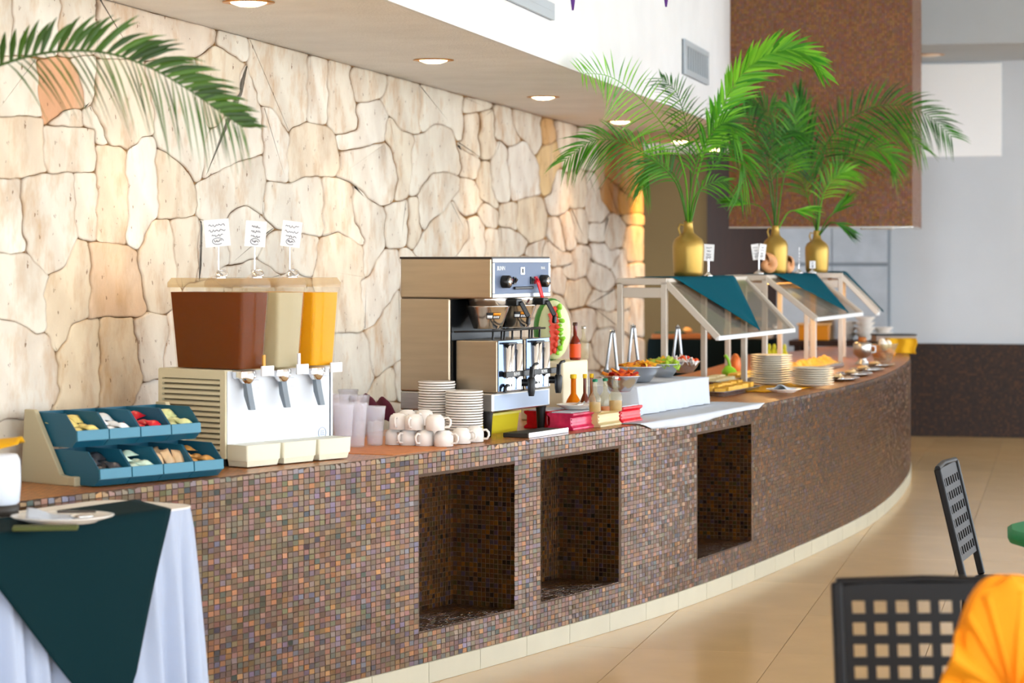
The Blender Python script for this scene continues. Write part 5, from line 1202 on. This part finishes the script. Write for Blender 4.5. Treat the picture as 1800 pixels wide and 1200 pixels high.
palm('tallest palm leaves arching right from the far gold jug', bs, [
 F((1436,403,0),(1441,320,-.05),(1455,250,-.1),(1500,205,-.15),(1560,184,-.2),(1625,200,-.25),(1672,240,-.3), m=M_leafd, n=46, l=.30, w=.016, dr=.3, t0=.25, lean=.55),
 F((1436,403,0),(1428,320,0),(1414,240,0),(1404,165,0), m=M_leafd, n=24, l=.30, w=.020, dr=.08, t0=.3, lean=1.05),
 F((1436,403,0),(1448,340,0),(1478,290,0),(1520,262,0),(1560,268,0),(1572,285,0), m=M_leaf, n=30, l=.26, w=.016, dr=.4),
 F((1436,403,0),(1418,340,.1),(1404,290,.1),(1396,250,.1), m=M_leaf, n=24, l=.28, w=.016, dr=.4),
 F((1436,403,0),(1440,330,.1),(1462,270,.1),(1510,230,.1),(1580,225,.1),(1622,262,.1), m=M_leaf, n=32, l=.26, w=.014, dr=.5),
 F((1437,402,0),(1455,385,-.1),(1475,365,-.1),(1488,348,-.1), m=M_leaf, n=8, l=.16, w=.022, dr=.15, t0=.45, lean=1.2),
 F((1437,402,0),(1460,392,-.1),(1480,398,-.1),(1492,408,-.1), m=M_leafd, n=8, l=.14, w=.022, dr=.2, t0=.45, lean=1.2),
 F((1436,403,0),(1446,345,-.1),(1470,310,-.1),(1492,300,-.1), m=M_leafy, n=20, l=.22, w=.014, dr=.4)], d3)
# cards and breads on the guards
card_stand('label_card_holder', 'white card on a pale green stand beside the nearest gold jug', GD(1245, 13.75, ZT), .085, .06, .095, rz=.1, tilt=3, seedn=5, base_r=.024, stem_r=.006)
card_stand('label_card_holder', 'two overlapping white cards in one holder on the middle guard', GD(1334, 15.45, ZT), .09, .05, .10, rz=.1, seedn=6, cards=2, base_r=.034)
card_stand('label_card_holder', 'slim white card turned edge on beside the far gold jug', GD(1404, 16.2, ZT), .05, .04, .12, rz=1.35, seedn=8, base_r=.03)
card_stand('label_card_holder', 'small white card before the far gold jug', GD(1428, 16.25, ZT), .03, .04, .05, rz=.2, seedn=9, base_r=.03)
M_shell = mat('shell_peach', '#d99a66', .5, var=.15, vscale=14)
def shell(loc, r, label, rz):
    o = MB()
    def f(u, v):
        a = u*math.pi*2.6; R_ = r*(.35+.65*u); c = (R_*math.cos(a)*.55, 0, R_*math.sin(a)*.55+r*.55); q = v*2*math.pi; s_ = r*(.18+.32*u)
        return (c[0]+s_*math.cos(q)*math.cos(a), s_*math.sin(q), c[2]+s_*math.cos(q)*math.sin(a))
    o.sheet(f, 34, 14); zmin = min(v[2] for v in o.v); o.v = [(v[0], v[1], v[2]-zmin) for v in o.v]
    q = o.build('conch_shell', M_shell); q.location = loc; q.rotation_euler = (0,0,rz); tag(q, label, 'shell', 'peach shells on the middle guard')
shell(GD(1350, 15.6, ZT), .075, 'peach coloured shell left of the middle gold jug', .4)
shell(GD(1386, 15.95, ZT), .065, 'peach coloured shell right of the middle gold jug', 1.0)
# ================================================================ FAR COUNTER FOOD
b = MB(); b.lathe([(.06,0),(.062,.003),(.085,.004),(.122,.013),(.124,.0155),(.121,.016),(.085,.008),(0,.0075)], 32)
M_plate = mat('cream_china', '#ece5d6', .25); pl0 = b.build('dinner_plate', M_plate); f1 = True
for (px, py, n, sc, nm) in [(1356, 679, 13, 1.0, 'taller plate stack on the yellow cloth'), (1429, 682, 8, .98, 'shorter plate stack on the yellow cloth')]:
    p = ctr(px, py)
    for k in range(n):
        o = pl0 if f1 else pl0.copy()
        if not f1: COL.objects.link(o)
        f1 = False; o.location = (p.x+random.uniform(-.002,.002), p.y+random.uniform(-.002,.002), ZC+.012+k*.0132); o.scale = (sc, sc, 1)
        tag(o, 'cream dinner plate, %s from the top of the %s' % (ORD[n-1-k], nm), 'plate', 'stacked cream dinner plates')
M_ycloth = mat('yellow_cloth', '#f2ab0c', .85, bump=.25, bscale=250)
yt, yn = TN(22); y0 = ctr(1392, 688)
b = MB(); b.sheet(lambda u, v: ((u-.5)*.9, (v-.5)*.30, .008+.003*math.sin(u*17+v*5)*math.sin(v*9)), 50, 16, .004); o = b.build('yellow_napkin', M_ycloth); o.location = y0-yn*.1+yt*.18+Vector((0,.12,0)); o.location.z = ZC; o.rotation_euler = (0,0,math.radians(90-21)); tag(o, 'yellow cloth spread flat beneath the dinner plates', 'cloth')
# oval plate with folded white napkin
t = thing('serving_plate', 'white plate with a folded white napkin at the counter edge', 'plate', ctr(1378, 694)+Vector((0,0,.0165)), 22)
b = MB(); b.lathe([(.08,0),(.085,.004),(.125,.016),(.128,.019),(.124,.0195),(.085,.009),(0,.008)], 32, sx=1, sy=.75); b.build('dish', M_china, t)
b = MB(); b.sheet(lambda u, v: ((u-.5)*.16, (v-.5)*.09, .012+.032*(1-u)*math.sin(math.pi*v)+.004*math.sin(u*15)), 16, 10, .003); b.build('folded_napkin', M_linen, t)
# steel trays of cheese
M_cheese = mat('cheese', '#f0b43a', .5, var=.12, vscale=30); M_pale = mat('pale_cheese', '#f3e3b0', .5); 
def tray(px, py, w, dp, h, label, th=22, foods=(), grp='steel trays beside the riser'):
    p = ctr(px, py); t = thing('steel_tray', label, 'tray', p, th, grp)
    b = MB(); loft(b, [tank_loop(.01,w-.01,.01,dp-.01,0,.012), tank_loop(0,w,0,dp,h,.016), tank_loop(-.012,w+.012,-.012,dp+.012,h+.002,.02), tank_loop(-.012,w+.012,-.012,dp+.012,h+.004,.02), tank_loop(.004,w-.004,.004,dp-.004,h+.003,.016), tank_loop(.014,w-.014,.014,dp-.014,.004,.012)], True, True); b.build('pan', M_bowl, t)
    tt, nn = TN(th)
    for k, (nm, m, fx, fy, a, bb, c, rz, lab) in enumerate(foods):
        o = MB(); o.box(-a/2, a/2, -bb/2, bb/2, 0, c); q = o.build(nm, m, bev=.003); q.location = p+tt*fx*w-nn*fy*dp+Vector((0,0,.005+h*.25+.002*k)); q.rotation_euler = (0,0,math.radians(90-th)+rz); tag(q, lab, nm.split('_')[-1], nm.replace('_',' ')+' slices on the steel trays')
    return t
CH = lambda n, lab, m: [('cheese_slice', m, .14+.72*(k % n)/(n-1), .3+.4*(k//n), .09, .06, .03, random.uniform(-.3,.3), '%s, %s from the near end, %s row' % (lab, ORD[k % n], 'front' if k < n else 'back')) for k in range(2*n)]
tray(1272, 697, .72, .17, .022, 'long steel tray of yellow cheese nearest the white cloth', foods=CH(5, 'yellow cheese slice on the long front tray', M_cheese))
tray(1262, 681, .4, .15, .03, 'steel tray of pale cheese behind the long tray', foods=CH(4, 'pale cheese slice on the second tray', M_pale))
tray(1312, 672, .4, .14, .025, 'steel tray of orange cheese below the guard post', foods=CH(4, 'orange cheese slice below the guard post', M_cheese))
# vegetables below the nearest guard
def veg(name, label, loc, fn, m, cat):
    b = MB(); fn(b); o = b.build(name, m); o.location = loc; tag(o, label, cat); return o
veg('bell_pepper', 'green pepper with curved stem between the guard posts', ctr(1283, 668)+Vector((0,0,.045)), lambda b: (b.ell((0,0,0), .05, .05, .045, 14, 10, .4), b.tube([(0,0,.04),(-.01,0,.08),(-.03,0,.11)], .010, 8)), mat('pepper_green', '#8cc81e', .3), 'pepper')
veg('papaya_half', 'orange and green papaya piece against the guard post', ctr(1294, 664)+Vector((0,.05,.075)), lambda b: b.ell((0,0,0), .035, .04, .075, 14, 10), mat('papaya_orange', '#e2712a', .4, var=.4, vscale=10), 'papaya')
for k in range(5):
    veg('carrot_piece', 'orange carrot piece beside the green pepper', ctr(1272+5*k, 672+2*(k % 2))+Vector((0,0,.014)), lambda b: b.ell((0,0,0), .03, .018, .014, 10, 7, .4), mat('carrot_orange', '#ee7d16', .5), 'carrot'); 
for o in list(COL.objects):
    if o.name.startswith('carrot_piece') and o.get('category') == 'carrot': o['group'] = 'carrot pieces by the pepper'
for k in range(4):
    veg('grape_bunch', 'small yellow green fruit on the plate stack side, %s from left' % ORD[k], ctr(1352+9*k, 636)+Vector((0,0,.05)), lambda b: (b.ell((0,0,0), .028, .028, .05, 10, 8, .5), b.ell((0,0,.05), .015, .015, .03, 8, 6)), mat('fruit_lime', '#c7cf2a', .4), 'fruit')
# warming wells with golden food
M_golden = mat('golden_food', '#f0b446', .4, var=.3, vscale=25, bump=.6, bscale=40)
wt, wn_ = TN(18); w0 = ctr(1452, 649)
t = thing('hot_food_well', 'steel hot-food well with golden dishes under the middle guard', 'food well', Vector((F2[0], F2[1], ZC))+TN(19)[0]*.03+TN(19)[1]*.22, 19)
b = MB(); b.box(0, 1.42, 0, .20, 0, .03); b.build('well_frame', M_bowl, t, bev=.006)
for k in range(4):
    b = MB(); b.box(.02+.35*k, .02+.35*k+.33, .02, .18, .03, .036); pn = b.build('well_pan', mat('pan_brass', '#d9b06a', .25, .7), t)
    b = MB(); b.sheet(lambda u, v: (.03+.35*k+.31*u, .03+.14*v, .036+.045*math.sin(math.pi*u)*math.sin(math.pi*v)*(1+.3*math.sin(u*20+k)*math.sin(v*15))), 14, 14); b.build('cooked_food', M_golden, pn)
# silver platters along the far edge
for k, (px, py) in enumerate([(1478,671),(1502,663),(1524,655),(1543,647)]):
    t = thing('silver_platter', 'oval silver platter on the far counter edge, %s from the plates' % ORD[k], 'platter', ctr(px, py-3)+Vector((0,0,.001)), 16, 'silver platters along the far edge')
    b = MB(); b.lathe([(.09,0),(.095,.004),(.14,.014),(.143,.017),(.138,.017),(.09,.007),(0,.006)], 32, sx=1.5, sy=.8); b.build('dish', mat('silver', '#d7d9d6', .15, .95), t)
    b = MB(); b.tube([(-.12,-.02,.016),(.05,.0,.02),(.16,.03,.03)], .006, 8); b.ell((-.14,-.025,.017), .035, .02, .006); b.build('serving_spoon', M_chrome, t)
    b = MB()
    b.ell((.02,.02,.02), .07, .04, .016, 12, 8, .5); b.build('garnish', mat('pastry', '#e6c08a', .6, var=.2, vscale=20), t)
# glass bowl, steel pot, dark tray, yellow cloth, bowl stacks at the far end
t = thing('glass_bowl', 'glass bowl of eggs and orange fruit on the far counter', 'bowl', ctr(1552, 637), rz=0)
b = MB(); b.lathe([(.05,0),(.05,.006),(.06,.012),(.105,.13),(.108,.135),(.103,.135),(.055,.016),(0,.014)], 28); b.build('glass', M_glassc, t)
gb = t.location.copy()
rd = random.Random(3)
for k in range(16):
    a, q, z = rd.uniform(0,6.28), .07*math.sqrt(rd.random()), .04+.10*(k/16)
    egg_ = k in (11, 13, 14, 15)
    b = MB(); b.ell((0,0,0), .026, .026, .032 if egg_ else .024, 12, 8, 0 if egg_ else .3); o = b.build('boiled_egg' if egg_ else 'orange_fruit', mat('egg_white', '#f2ede2', .4) if egg_ else mat('fruit_orange', '#ee9a24', .45)); o.location = gb+Vector((q*math.cos(a), q*math.sin(a), z+.01)); tag(o, 'white boiled egg on top of the glass bowl' if egg_ else 'orange fruit piece inside the glass bowl', 'egg' if egg_ else 'fruit', 'eggs in the glass bowl' if egg_ else 'fruit in the glass bowl')
t = thing('steel_pot', 'steel milk pot with wooden lid knob beside the glass bowl', 'pot', ctr(1516, 640), rz=.3)
b = MB(); b.lathe([(.05,0),(.052,.006),(.03,.03),(.032,.05),(.062,.07),(.066,.14),(.06,.15),(.04,.158),(0,.16)], 24); b.build('pot_body', M_steel, t)
b = MB(); b.lathe([(.028,.158),(.03,.175),(.026,.19),(0,.192)], 16); b.build('knob', mat('wood_knob', '#a8641e', .5), t)
b = MB(); b.tube([(.06,0,.13),(.10,0,.125),(.10,0,.085),(.06,0,.08)], .006, 8); b.build('handle', M_steel, t)
# far side table with stacked ware
st = R(-2.37, 20.95, 0)
sd = thing('side_table', 'dark wooden side table behind the far counter end', 'table', st, rz=ROOM)
b = MB(); b.box(0, .80, 0, .5, .87, .92); b.build('tabletop', M_darkwood, sd, bev=.004)
for x in (.04, .71):
    for y in (.04, .42): b = MB(); b.box(x, x+.05, y, y+.05, 0, .87); b.build('leg', M_darkwood, sd)
ZSd = .92
def onside(px, dy=0.25):
    k = (px-900)/FPX; # ray meets the table's line at that depth into the table
    al = 20.95+dy; lat = al*(k*CA-SA)/(CA+k*SA); return R(lat, al, ZSd)
o_ = onside(1432, .14)
t = thing('amber_box', 'amber serving box on the side table behind the posts', 'box', o_, rz=ROOM); b = MB(); b.box(-.13,.13,-.09,.09,0,.13); b.build('box_body', mat('amber_lacquer', '#d88a12', .3), t, bev=.006); b = MB(); b.box(-.145,.145,-.105,.105,.13,.145); b.build('box_lid', mat('tan_lid', '#e0b070', .4), t, bev=.003)
b = MB(); b.lathe([(.05,0),(.055,.003),(.10,.011),(.102,.014),(.098,.014),(0,.007)], 24); pz = b.build('tan_plate', mat('tan_china', '#c79a5a', .35)); p = onside(1452, .38)
for k in range(13):
    o = pz if k == 0 else pz.copy()
    if k: COL.objects.link(o)
    o.location = p+Vector((0,0,.0002+.0135*k)); tag(o, 'tan plate, %s from the top of the stack on the side table' % ORD[12-k], 'plate', 'stacked tan plates')
b = MB(); b.lathe([(.04,0),(.042,.005),(.075,.045),(.088,.062),(.09,.066),(.085,.066),(.07,.045),(.03,.012),(0,.010)], 24); bz = b.build('soup_bowl', M_china); f1 = True
for px, n, dy, nm in ((1490, 3, .32, 'left bowl stack'), (1521, 4, .2, 'taller bowl stack'), (1552, 2, .3, 'short bowl stack at right')):
    p = onside(px, dy)
    for k in range(n):
        o = bz if f1 else bz.copy()
        if not f1: COL.objects.link(o)
        f1 = False; o.location = p+Vector((0,0,.0002+.046*k)); tag(o, 'white soup bowl, %s from the top of the %s' % (ORD[n-1-k], nm), 'bowl', 'stacked white soup bowls')
# dark tray and yellow cloth at the counter's far corner
t = thing('lidded_tray', 'shallow black-rimmed tray at the far counter corner', 'tray', GD(1571, 19.2, ZC), rz=.05)
b = MB(); b.box(-.16,.16,-.1,.1,.085,.135); b.build('tray_side', mat('tray_taupe', '#a99c92', .5), t, bev=.004); b = MB(); b.box(-.165,.165,-.105,.105,.13,.143); b.build('black_rim', M_black, t, bev=.003)
b = MB(); b.box(-.12,.12,-.07,.07,0,.085); b.build('tray_stand', M_black, t)
b = MB(); b.sheet(lambda u, v: ((u-.5)*.24+.01*math.sin(v*6), -.012*math.sin(u*13)-.02*v, .12*(1-v)+.004), 20, 8, .004); o = b.build('yellow_cloth', mat('gold_cloth', '#d9a512', .85)); o.location = GD(1583, 18.75, ZC); tag(o, 'yellow cloth hung before the black-rimmed tray', 'cloth')
# ---------------------------------------------------------------- alcove table with chafing dishes
ta = R(-3.55, 20.55, 0); M_dkgreen = mat('dark_green_cloth', '#020c0e', .9, spec=.1)
t = thing('alcove_table', 'serving table under a near-black green cloth in the alcove', 'table', ta, rz=ROOM)
def rr(v, e=0): return tank_loop(-e, 1.1+e, -e, .6+e, v, .10+e)
b = MB(); loft(b, [rr(.005,.05), rr(.45,.03), rr(.90,.012), rr(.935,0)], False, True); b.build('table_cloth', M_dkgreen, t)
q = R(-3.30, 20.75, .937)
t = thing('wooden_board', 'long wooden tray on the alcove table', 'tray', q, rz=ROOM); b = MB(); b.box(-.22,.30,-.13,.13,0,.04); b.build('board', mat('tray_wood', '#8a4e1c', .5, var=.15, vscale=12), t, bev=.004); b = MB(); b.box(-.20,.05,-.1,.1,.04,.055); b.build('board_mat', mat('mat_green', '#1d3b2a', .7), t)
b = MB(); b.ell((0,0,0), .04, .035, .025, 12, 8, .3); o = b.build('bread_roll', mat('bread', '#d69a52', .6)); o.location = R(-3.22, 20.72, .937+.055+.02); tag(o, 'single bread roll on the wooden tray in the alcove', 'bread')
q = R(-2.70, 20.82, .937)
t = thing('chafing_dish', 'steel chafing dish with dark green lid band in the alcove', 'chafing dish', q, rz=ROOM)
b = MB(); b.box(-.20,.20,-.14,.14,0,.10); b.build('pan', mat('chafer_steel', '#c9a98a', .3, .6), t, bev=.012); b = MB(); b.frustum((-.21,.21,-.15,.15),(-.15,.15,-.10,.10), .10, .16); b.build('lid', M_dkgreen, t, bev=.01); b = MB(); b.box(-.12,.12,-.02,.02,.16,.185); b.build('lid_handle', M_gold, t, bev=.006)
b = MB(); b.ell((.23,-.08,.10), .03, .03, .035, 10, 8); b.build('corner_ball', M_chrome, t)
# ================================================================ FOREGROUND LEFT TABLE
ZTb = .88; Ft = Vector((-.985, 7.43, 0)); tth = 30; tT, nT = TN(tth)
tb_ = thing('draped_table', 'white draped side table beside the counter at lower left', 'table', (Ft.x, Ft.y, 0), tth)
TL, TDp, RC = 2.1, .36, .07        # local x from -TL to .10, local y from 0 back to TDp
b = MB(); b.box(-TL+.03, .0, .03, TDp-.03, ZTb-.03, ZTb-.004); b.build('tabletop', M_darkwood, tb_)
for x, y in ((-TL+.1,.06),(-.05,.06),(-TL+.1,TDp-.08),(-.05,TDp-.08)):
    b = MB(); b.box(x-.02, x+.02, y-.02, y+.02, 0, ZTb-.03); b.build('leg', M_darkwood, tb_)
def tpath(s):   # front from left to right, rounded corner, then back along the end
    L1 = TL+.02-RC
    if s < L1: return (-TL+s, 0, 0, -1)
    s -= L1; La = RC*math.pi/2
    if s < La: a = s/RC; return (.02-RC+RC*math.sin(a), RC-RC*math.cos(a), math.sin(a), -math.cos(a))
    s -= La; return (.02, RC+s, 1, 0)
SP = TL+.02-RC+RC*math.pi/2+TDp-RC-.01
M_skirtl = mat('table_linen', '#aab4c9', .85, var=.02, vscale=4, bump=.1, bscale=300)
def tsk(u, v):
    s = u*SP; x, y, nx, ny = tpath(s); k = 1-v; ph = s*52+1.6*math.sin(s*9); a = .012+k*.055+k**.5*.030*(math.sin(ph)+.35*math.sin(2.3*ph+1))
    return (x+nx*a, y+ny*a, .01+(ZTb-.01)*v)
b = MB(); b.sheet(tsk, 700, 14); b.build('table_skirt', M_skirtl, tb_)
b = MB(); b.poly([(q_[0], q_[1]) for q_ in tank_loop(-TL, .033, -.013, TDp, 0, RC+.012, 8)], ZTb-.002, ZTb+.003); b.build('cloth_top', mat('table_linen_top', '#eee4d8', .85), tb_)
# dark green overlay with its corner hanging down the front
M_ov = mat('overlay_teal', '#012227', .9, bump=.15, bscale=300, spec=.15)
def ov(u, v):   # v<0.3 on the table, v>0.3 hanging, narrowing to the tip
    vt = .62
    if v < .3:
        k = v/.3; x1 = .02*(1-k)-.129*k; x0 = -1.4*(1-k)-1.045*k; return (x0+(x1-x0)*u, .235*(1-k)-.0*k-.014*k, ZTb+.006)
    k = (v-.3)/.7; x1 = -.129+(-.351+.129)*k; x0 = -1.045+(-.351+1.045)*k; x = x0+(x1-x0)*u-.12*min(1, k*1.3); z = ZTb+.004-vt*k
    return (x, -.022-.075*min(1,k*1.4)-.012*math.sin(x*11)*k, z)
b = MB(); b.sheet(ov, 30, 40, .003); o = b.build('overlay_cloth', M_ov); o.location = (Ft.x, Ft.y, 0); o.rotation_euler = (0,0,math.radians(90-tth)); tag(o, 'dark teal overlay cloth hanging in a point from the white table', 'cloth')
def ont(px, py): return G(px, py, ZTb+.010)
t = thing('serving_platter', 'white oval platter with spoon on the dark teal overlay', 'platter', ont(110, 917)+Vector((0,0,0)), rz=.1)
b = MB(); b.lathe([(.085,0),(.09,.004),(.125,.016),(.128,.02),(.123,.02),(.088,.009),(0,.008)], 32, sx=1.15, sy=1.0); b.build('dish', M_china, t)
b = MB(); b.sheet(lambda u, v: (-.10+.13*u, (v-.5)*.10, .012+.03*math.sin(math.pi*v)*(1-u)+.003*math.sin(9*u)), 12, 8, .003); b.build('paper_napkin', M_linen, t)
b = MB(); b.ell((.055,-.01,.016), .035, .022, .010, 12, 8); b.build('spoon_bowl', M_chrome, t)
b = MB(); b.box(-.02,.09,.05,.064,.02,.026); b.build('spoon_handle', mat('handle_brown', '#3a2c22', .5), t)
t = thing('folded_napkin', 'folded olive napkin lying before the white platter', 'napkin', ont(80, 931), rz=math.radians(8)); b = MB(); b.box(-.09,.09,-.03,.03,0,.012); b.build('napkin_fold', mat('olive_napkin', '#545a2c', .85), t, bev=.004)
t = thing('ceramic_canister', 'white rounded canister on a dark stand at the left edge', 'canister', ont(-2, 905), rz=0)
b = MB(); b.lathe([(.05,0),(.058,.004),(.058,.028),(.05,.032)], 24); b.build('stand', mat('stand_dark', '#3a332c', .5), t)
b = MB(); b.lathe([(.052,.032),(.06,.04),(.064,.10),(.062,.16),(.054,.178),(0,.182)], 28); b.build('canister_body', mat('canister_white', '#e9edf5', .35), t)
b = MB(); b.sheet(lambda u, v: ((u-.45)*.12, (v-.5)*.10, .183+.03*u+.035*math.sin(math.pi*v)*(1-.5*u)), 10, 8, .003); b.build('yellow_cover', mat('cover_yellow', '#f0b000', .6), t)
# palm leaf arching in from a jug just left of the picture
bl = Vector((Ft.x, Ft.y, 0))-tT*1.25-nT*.18; bl.z = ZTb+.0035; 
t = thing('potted_palm', 'palm leaf arching across the stone wall at upper left', 'palm', bl)
b = MB(); r, h = .095, .32; b.lathe([(r*.8,0),(r*.9,.01),(r,h*.5),(r*.86,h*.68),(r*.36,h*.8),(r*.28,h*.95),(r*.31,h),(r*.2,h*.98)], 24); b.build('jug', M_gold, t)
dl = bl.y
def lp_(px, py, dd=0): return P3(px, py, dl+dd)-bl
frond(t, [(0,0,.25), lp_(-262,520), lp_(-235,320,.05), lp_(-140,190,.1), lp_(-25,125,.15), lp_(80,93,.2), (lp_(180,92,.25)), lp_(262,118,.3), lp_(335,160,.35), lp_(385,195,.4), lp_(425,222,.45)], leaf_mat('palm_leaf_olive', '#24420c', '#4f7a1e'), 44, .175, .024, .30, t0=.42, thin=.32, lean=.5, one=None, rr=.006, face=Vector((.15,-1,.3)))  # this leaf in darker olive greens
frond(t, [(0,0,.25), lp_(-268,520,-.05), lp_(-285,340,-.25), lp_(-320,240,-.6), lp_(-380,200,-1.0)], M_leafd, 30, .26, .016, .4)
# ================================================================ DINING FURNITURE AT RIGHT
M_chair = mat('black_chair', '#0b0809', .38, .0, spec=.25)
def grid_back(w, h, nx, ny, hole, th=.012):
    """upholstery-free metal back: a plate with square holes"""
    b = MB(); px_ = w/nx; 
    mx, my = hole, hole
    x0s = [(w-(nx*px_))/2+px_*(i+.5) for i in range(nx)]
    return b
def chair(label, loc, rz):
    t = thing('metal_chair', label, 'chair', loc, rz=rz, group='black perforated metal dining chairs'); W2, zb, zt, sl = .21, .46, .885, .10
    def yb(z): return .19+sl*(z-zb)/(zt-zb)         # the back leans away
    for s_ in (-1, 1):
        b = MB(); b.tube([(s_*.19,.22,0),(s_*.195,.20,.25),(s_*.20,yb(zb),zb)], .012, 8); b.build('leg', M_chair, t)
        b = MB(); b.tube([(s_*.19,-.22,0),(s_*.195,-.20,.25),(s_*.20,-.19,zb-.01)], .012, 8); b.build('leg', M_chair, t)
        b = MB(); b.bar((s_*(W2-.006), yb(zb), zb), (s_*(W2-.006), yb(zt), zt), .024, .026); b.build('back_upright', M_chair, t, bev=.005)
    # seat with rim
    b = MB(); loft(b, [tank_loop(-.21,.21,-.21,.21,zb-.02,.05), tank_loop(-.215,.215,-.215,.215,zb-.008,.05), tank_loop(-.205,.205,-.205,.205,zb,.05)]); b.build('seat', M_chair, t)
    # perforated back plate: bars leaving square holes
    b = MB(); n = 8; x0, x1 = -W2+.02, W2-.02; z0, z1 = zb+.06, zt-.002; cell = .049; bar_ = .0205
    def slab(xa, xb, za, zb_):
        d = .005; b.add([(xa,yb(za)-d,za),(xb,yb(za)-d,za),(xb,yb(zb_)-d,zb_),(xa,yb(zb_)-d,zb_),(xa,yb(za)+d,za),(xb,yb(za)+d,za),(xb,yb(zb_)+d,zb_),(xa,yb(zb_)+d,zb_)], [(0,1,2,3),(7,6,5,4),(0,4,5,1),(1,5,6,2),(2,6,7,3),(3,7,4,0)])
    zt2 = z1-.040; slab(x0, x1, zt2, z1)
    rows = int((zt2-z0)/cell)
    for r in range(rows):
        zc = zt2-(r+1)*cell; slab(x0, x1, zc, zc+bar_)
        k = int((x1-x0)/cell)
        for c in range(k+1):
            xc = x0+(x1-x0-bar_)*c/k; slab(xc, xc+bar_, zc+bar_, zc+cell)
    b.build('perforated_back', M_chair, t)
    b = MB(); b.tube([(-W2+.006,yb(zt)+.0,zt),(0,yb(zt)+.012,zt+.004),(W2-.006,yb(zt),zt)], .011, 8); b.build('top_rail', M_chair, t)
    return t
cA = GD(1632, 5.66, 0)
chair('black perforated metal chair behind the orange napkin', (cA.x, cA.y-.27, 0), math.radians(2))
cB = GD(1712, 8.7, 0)
chair('black metal chair seen from the side at the green table', (cB.x+.21, cB.y+.10, 0), math.radians(71))
# green clothed tables
M_gtab = mat('green_table_cloth', '#0c7a46', .6)
def dtable(label, loc, w, d, rz, z=.74, rc=.05, cloth=M_gtab):
    t = thing('dining_table', label, 'table', loc, rz=rz, group='green topped dining tables')
    b = MB(); loft(b, [tank_loop(-w/2,w/2,-d/2,d/2,z-.045,rc), tank_loop(-w/2-.006,w/2+.006,-d/2-.006,d/2+.006,z-.03,rc), tank_loop(-w/2-.006,w/2+.006,-d/2-.006,d/2+.006,z-.012,rc), tank_loop(-w/2+.006,w/2-.006,-d/2+.006,d/2-.006,z,rc)]); b.build('tabletop', cloth, t)
    b = MB(); b.lathe([(.04,.02),(.035,.1),(.035,z-.045)], 16); b.build('pedestal', M_chair, t); b = MB(); b.lathe([(.24,0),(.24,.012),(.06,.03),(.04,.04)], 24); b.build('foot_plate', M_chair, t)
p = GD(1772, 8.05, 0); dtable('green topped dining table cut by the right edge', (p.x+.43, p.y+.0, 0), .84, .84, 0, rc=.40)
p = GD(1760, 4.62, 0); dtable('green topped dining table below the orange napkin', (p.x+.2, p.y, 0), .8, .75, 0, rc=.06)
# standing fan-folded napkin
p = GD(1775, 4.80, .742)
def nap(u, v):
    a = math.radians(-95+190*u); R_ = .235*v; pl_ = .022*math.sin(u*math.pi*13)*(.25+.75*v)
    return (R_*math.sin(a)*.62+.02*v*math.sin(u*9), -.03+pl_+.05*(v-.5)*math.sin(u*math.pi), .005+max(0,R_*math.cos(a)*.98+.03)+.02*v*math.sin(u*8+1))
t = thing('fan_napkin', 'bright orange-yellow napkin folded into a standing fan at lower right', 'napkin', p, rz=0)
M_nap = mat('orange_napkin', '#f79400', .8, bump=.15, bscale=250)
b = MB(); b.sheet(nap, 120, 14, .003); b.build('fan_folds', M_nap, t)
def bulb(u, v):
    a = u*2*math.pi; q = math.pi*v*.5; w = 1+.10*math.sin(5*a+3*v)
    return (.115*math.cos(a)*math.cos(q)**.6*w, .05*math.sin(a)*math.cos(q)**.6*w+.01, .002+.265*math.sin(q)*(1+.03*math.sin(3*a)))
b = MB(); b.sheet(bulb, 60, 16); b.build('gathered_core', M_nap, t)
